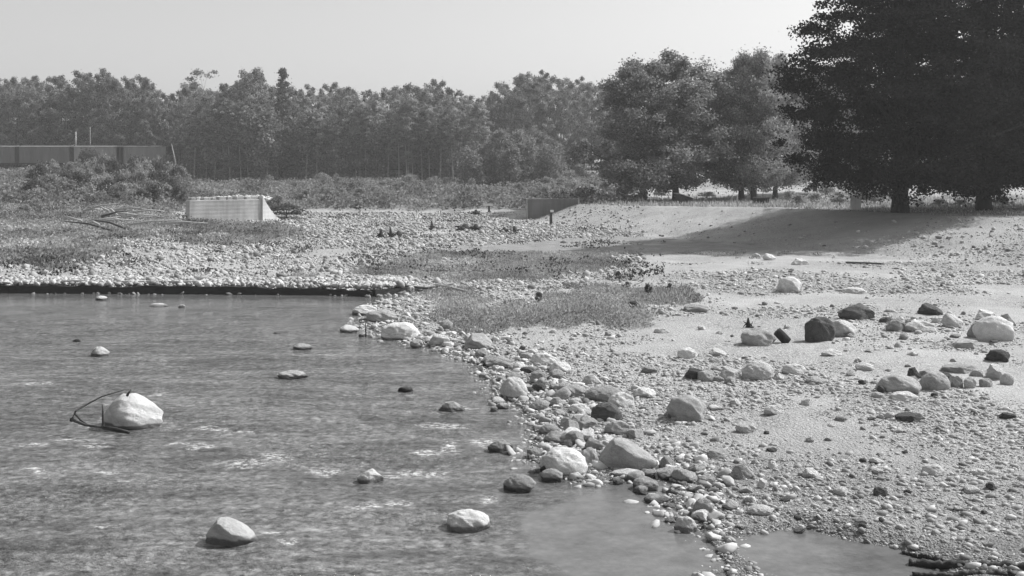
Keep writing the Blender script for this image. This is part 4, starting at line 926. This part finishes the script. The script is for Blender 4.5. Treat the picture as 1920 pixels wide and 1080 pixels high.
# charred stumps on the rubble
for i, (px, py, h_, w_, lab) in enumerate([(714, 446, 16, 10, 'dark stump leftmost on the rubble field'), (733, 447, 20, 9, 'taller dark stump beside the leftmost one'), (746, 444, 12, 12, 'squat dark stump right of the taller one'), (810, 432, 18, 7, 'thin dark stump alone in the middle of the rubble'), (872, 432, 12, 22, 'wide dark root mass on the rubble'), (892, 432, 12, 16, 'dark root mass right of the wide one'), (945, 436, 10, 12, 'dark root lump left of the grey abutment'), (965, 436, 12, 10, 'dark root lump nearest the grey abutment'), (893, 402, 9, 11, 'dark lump up by the brush'), (1403, 614, 18, 9, 'small dark stump above the wide grey boulder')]):
    X, Y, g = gp(px, py); s = Y/F; mb = MB(); r_ = random.Random(i)
    mb.tube([(0, 0, -.1), (.05*s, 0, h_*s*.4), (r_.uniform(-2, 2)*s, 0, h_*s)], [w_*s*.6, w_*s*.42, w_*s*.15], 9)
    for j in range(6):
        a = j*1.05+r_.random(); mb.tube([(0, 0, h_*s*.3), (math.cos(a)*w_*s*.6, math.sin(a)*w_*s*.6, h_*s*r_.uniform(.1, .5)), (math.cos(a)*w_*s*1.1, math.sin(a)*w_*s, 0 if j % 2 else h_*s*.6)], [w_*s*.2, w_*s*.14, w_*s*.05], 5)
    o = mb.build('stump', M['bark_dark'], None, True); o.location = (X, Y, g); tag(o, lab, 'stump', 'dead stumps and roots')
_,Ys,_,_ = hit(1478, 643)
branch('timber_stub', [P3(1457, 621, Ys), P3(1467, 631, Ys), P3(1477, 641, Ys)], [.13, .14, .13], 'bark_dark', 'black timber stub leaning between the grey and black boulders', 'timber')
# post, little sign, white box, hut, table, road posts
def post(px, py, h_, w_, lab, cap):
    X, Y, g = gp(px, py); s = Y/F; root = empty('wooden_post', (X, Y, g)); tag(root, lab, 'post')
    m = MB(); m.box((0, 0, h_*s/2-.1), (w_*s, w_*s, h_*s+.2)); m.build('post', M['dark_wood'], root, bevel=.01)
    m = MB(); m.box((cap[0]*s, 0, h_*s+cap[2]*s/2), (cap[1]*s, w_*s*1.1, cap[2]*s)); m.build('cap', M['white_paint'], root)
post(1033, 420, 22, 5, 'short dark post with a pale top on the gravel before the grey abutment', (2, 6, 4))
post(917, 398, 12, 4, 'little white topped post at the edge of the brush', (-2, 18, 4))
def white_box():
    X, Y, g = on(1604, 77); s = Y/F; root = empty('notice_board', (X, Y, g)); tag(root, 'small white two panel board standing on the bank top left of the maple trunk', 'board')
    for d, wd in ((-.17, .33), (.17, .33)):
        m = MB(); m.box((d*1.1, 0, .52), (wd*1.1, .12, .9)); m.build('panel', M['white_paint'], root, bevel=.01)
    for d in (-.3, .3): m = MB(); m.box((d, .09, .5), (.06, .06, 1.2)); m.build('leg', M['dark_wood'], root)
white_box()
def hut():
    X, Y, g = on(1283, 108); root = empty('hut', (X, Y, g), R(12)); tag(root, 'low dark hut with a slanting roof beside the second shade tree', 'hut')
    m = MB(); m.prism([(-.7, 0), (.7, 0), (.7, .5), (-.7, .95)], -.6, .6); m.build('wall', M['dark_wood'], root)
    m = MB(); m.v = [(-.85, -.75, 1.02), (.9, -.75, .47), (.9, .75, .47), (-.85, .75, 1.02), (-.85, -.75, 1.08), (.9, -.75, .53), (.9, .75, .53), (-.85, .75, 1.08)]
    m.f = [[3, 2, 1, 0], [4, 5, 6, 7], [0, 1, 5, 4], [1, 2, 6, 5], [2, 3, 7, 6], [3, 0, 4, 7]]; m.build('roof', M['driftwood'], root)
    m = MB(); m.box((.1, -.62, .25), (.4, .05, .5)); m.build('door', M['bark_dark'], root)
hut()
def table():
    X, Y, g = on(1427, 104); root = empty('bench_table', (X, Y, g)); tag(root, 'dark wooden table under the thickest shade tree trunk', 'table')
    m = MB(); m.box((0, 0, .66), (1.5, .9, .12)); m.build('tabletop', M['dark_wood'], root)
    for x_ in (-.6, .6):
        for y_ in (-.35, .35): m = MB(); m.box((x_, y_, .3), (.12, .12, .6)); m.build('leg', M['dark_wood'], root)
    m = MB(); m.box((0, .0, .35), (.7, .6, .5)); m.build('chest', M['bark_dark'], root)
table()
for i, (px, lab) in enumerate([(1372, 'left of two short posts by the pale road'), (1382, 'right of two short posts by the pale road')]):
    X, Y, g = on(px, 112); m = MB(); m.tube([(0, 0, -.1), (0, 0, .75)], [.11, .09], 8); m.box((0, 0, .78), (.22, .22, .06)); o = m.build('road_post', M['driftwood'], None); o.location = (X, Y, g); tag(o, lab, 'post', 'posts by the road')
# dead snag beside the train
X, Y, g = on(331, 196)
branch('dead_snag', [(X, Y, g-.2), (X-.2, Y, g+3), (X-.9, Y, g+6.3)], [.16, .13, .06], 'bark_pale', 'leaning pale dead trunk at the right end of the train', 'dead tree')

# ------------------------------------------------------------------ haze: air that fades the far trees
m = bpy.data.materials.new('haze'); m.use_nodes = True; t = m.node_tree; t.nodes.clear(); out = t.nodes.new('ShaderNodeOutputMaterial')
pv = t.nodes.new('ShaderNodeVolumePrincipled'); pv.inputs['Color'].default_value = (.95, .95, .95, 1); pv.inputs['Density'].default_value = .0005; pv.inputs['Anisotropy'].default_value = .1
t.links.new(pv.outputs[0], out.inputs['Volume'])
hz = MB(); hz.box((0, 720, 30), (10400, 1600, 68)); o = hz.build('haze', m); tag(o, 'thin summer haze filling the air over the valley', 'haze', None, 'stuff')
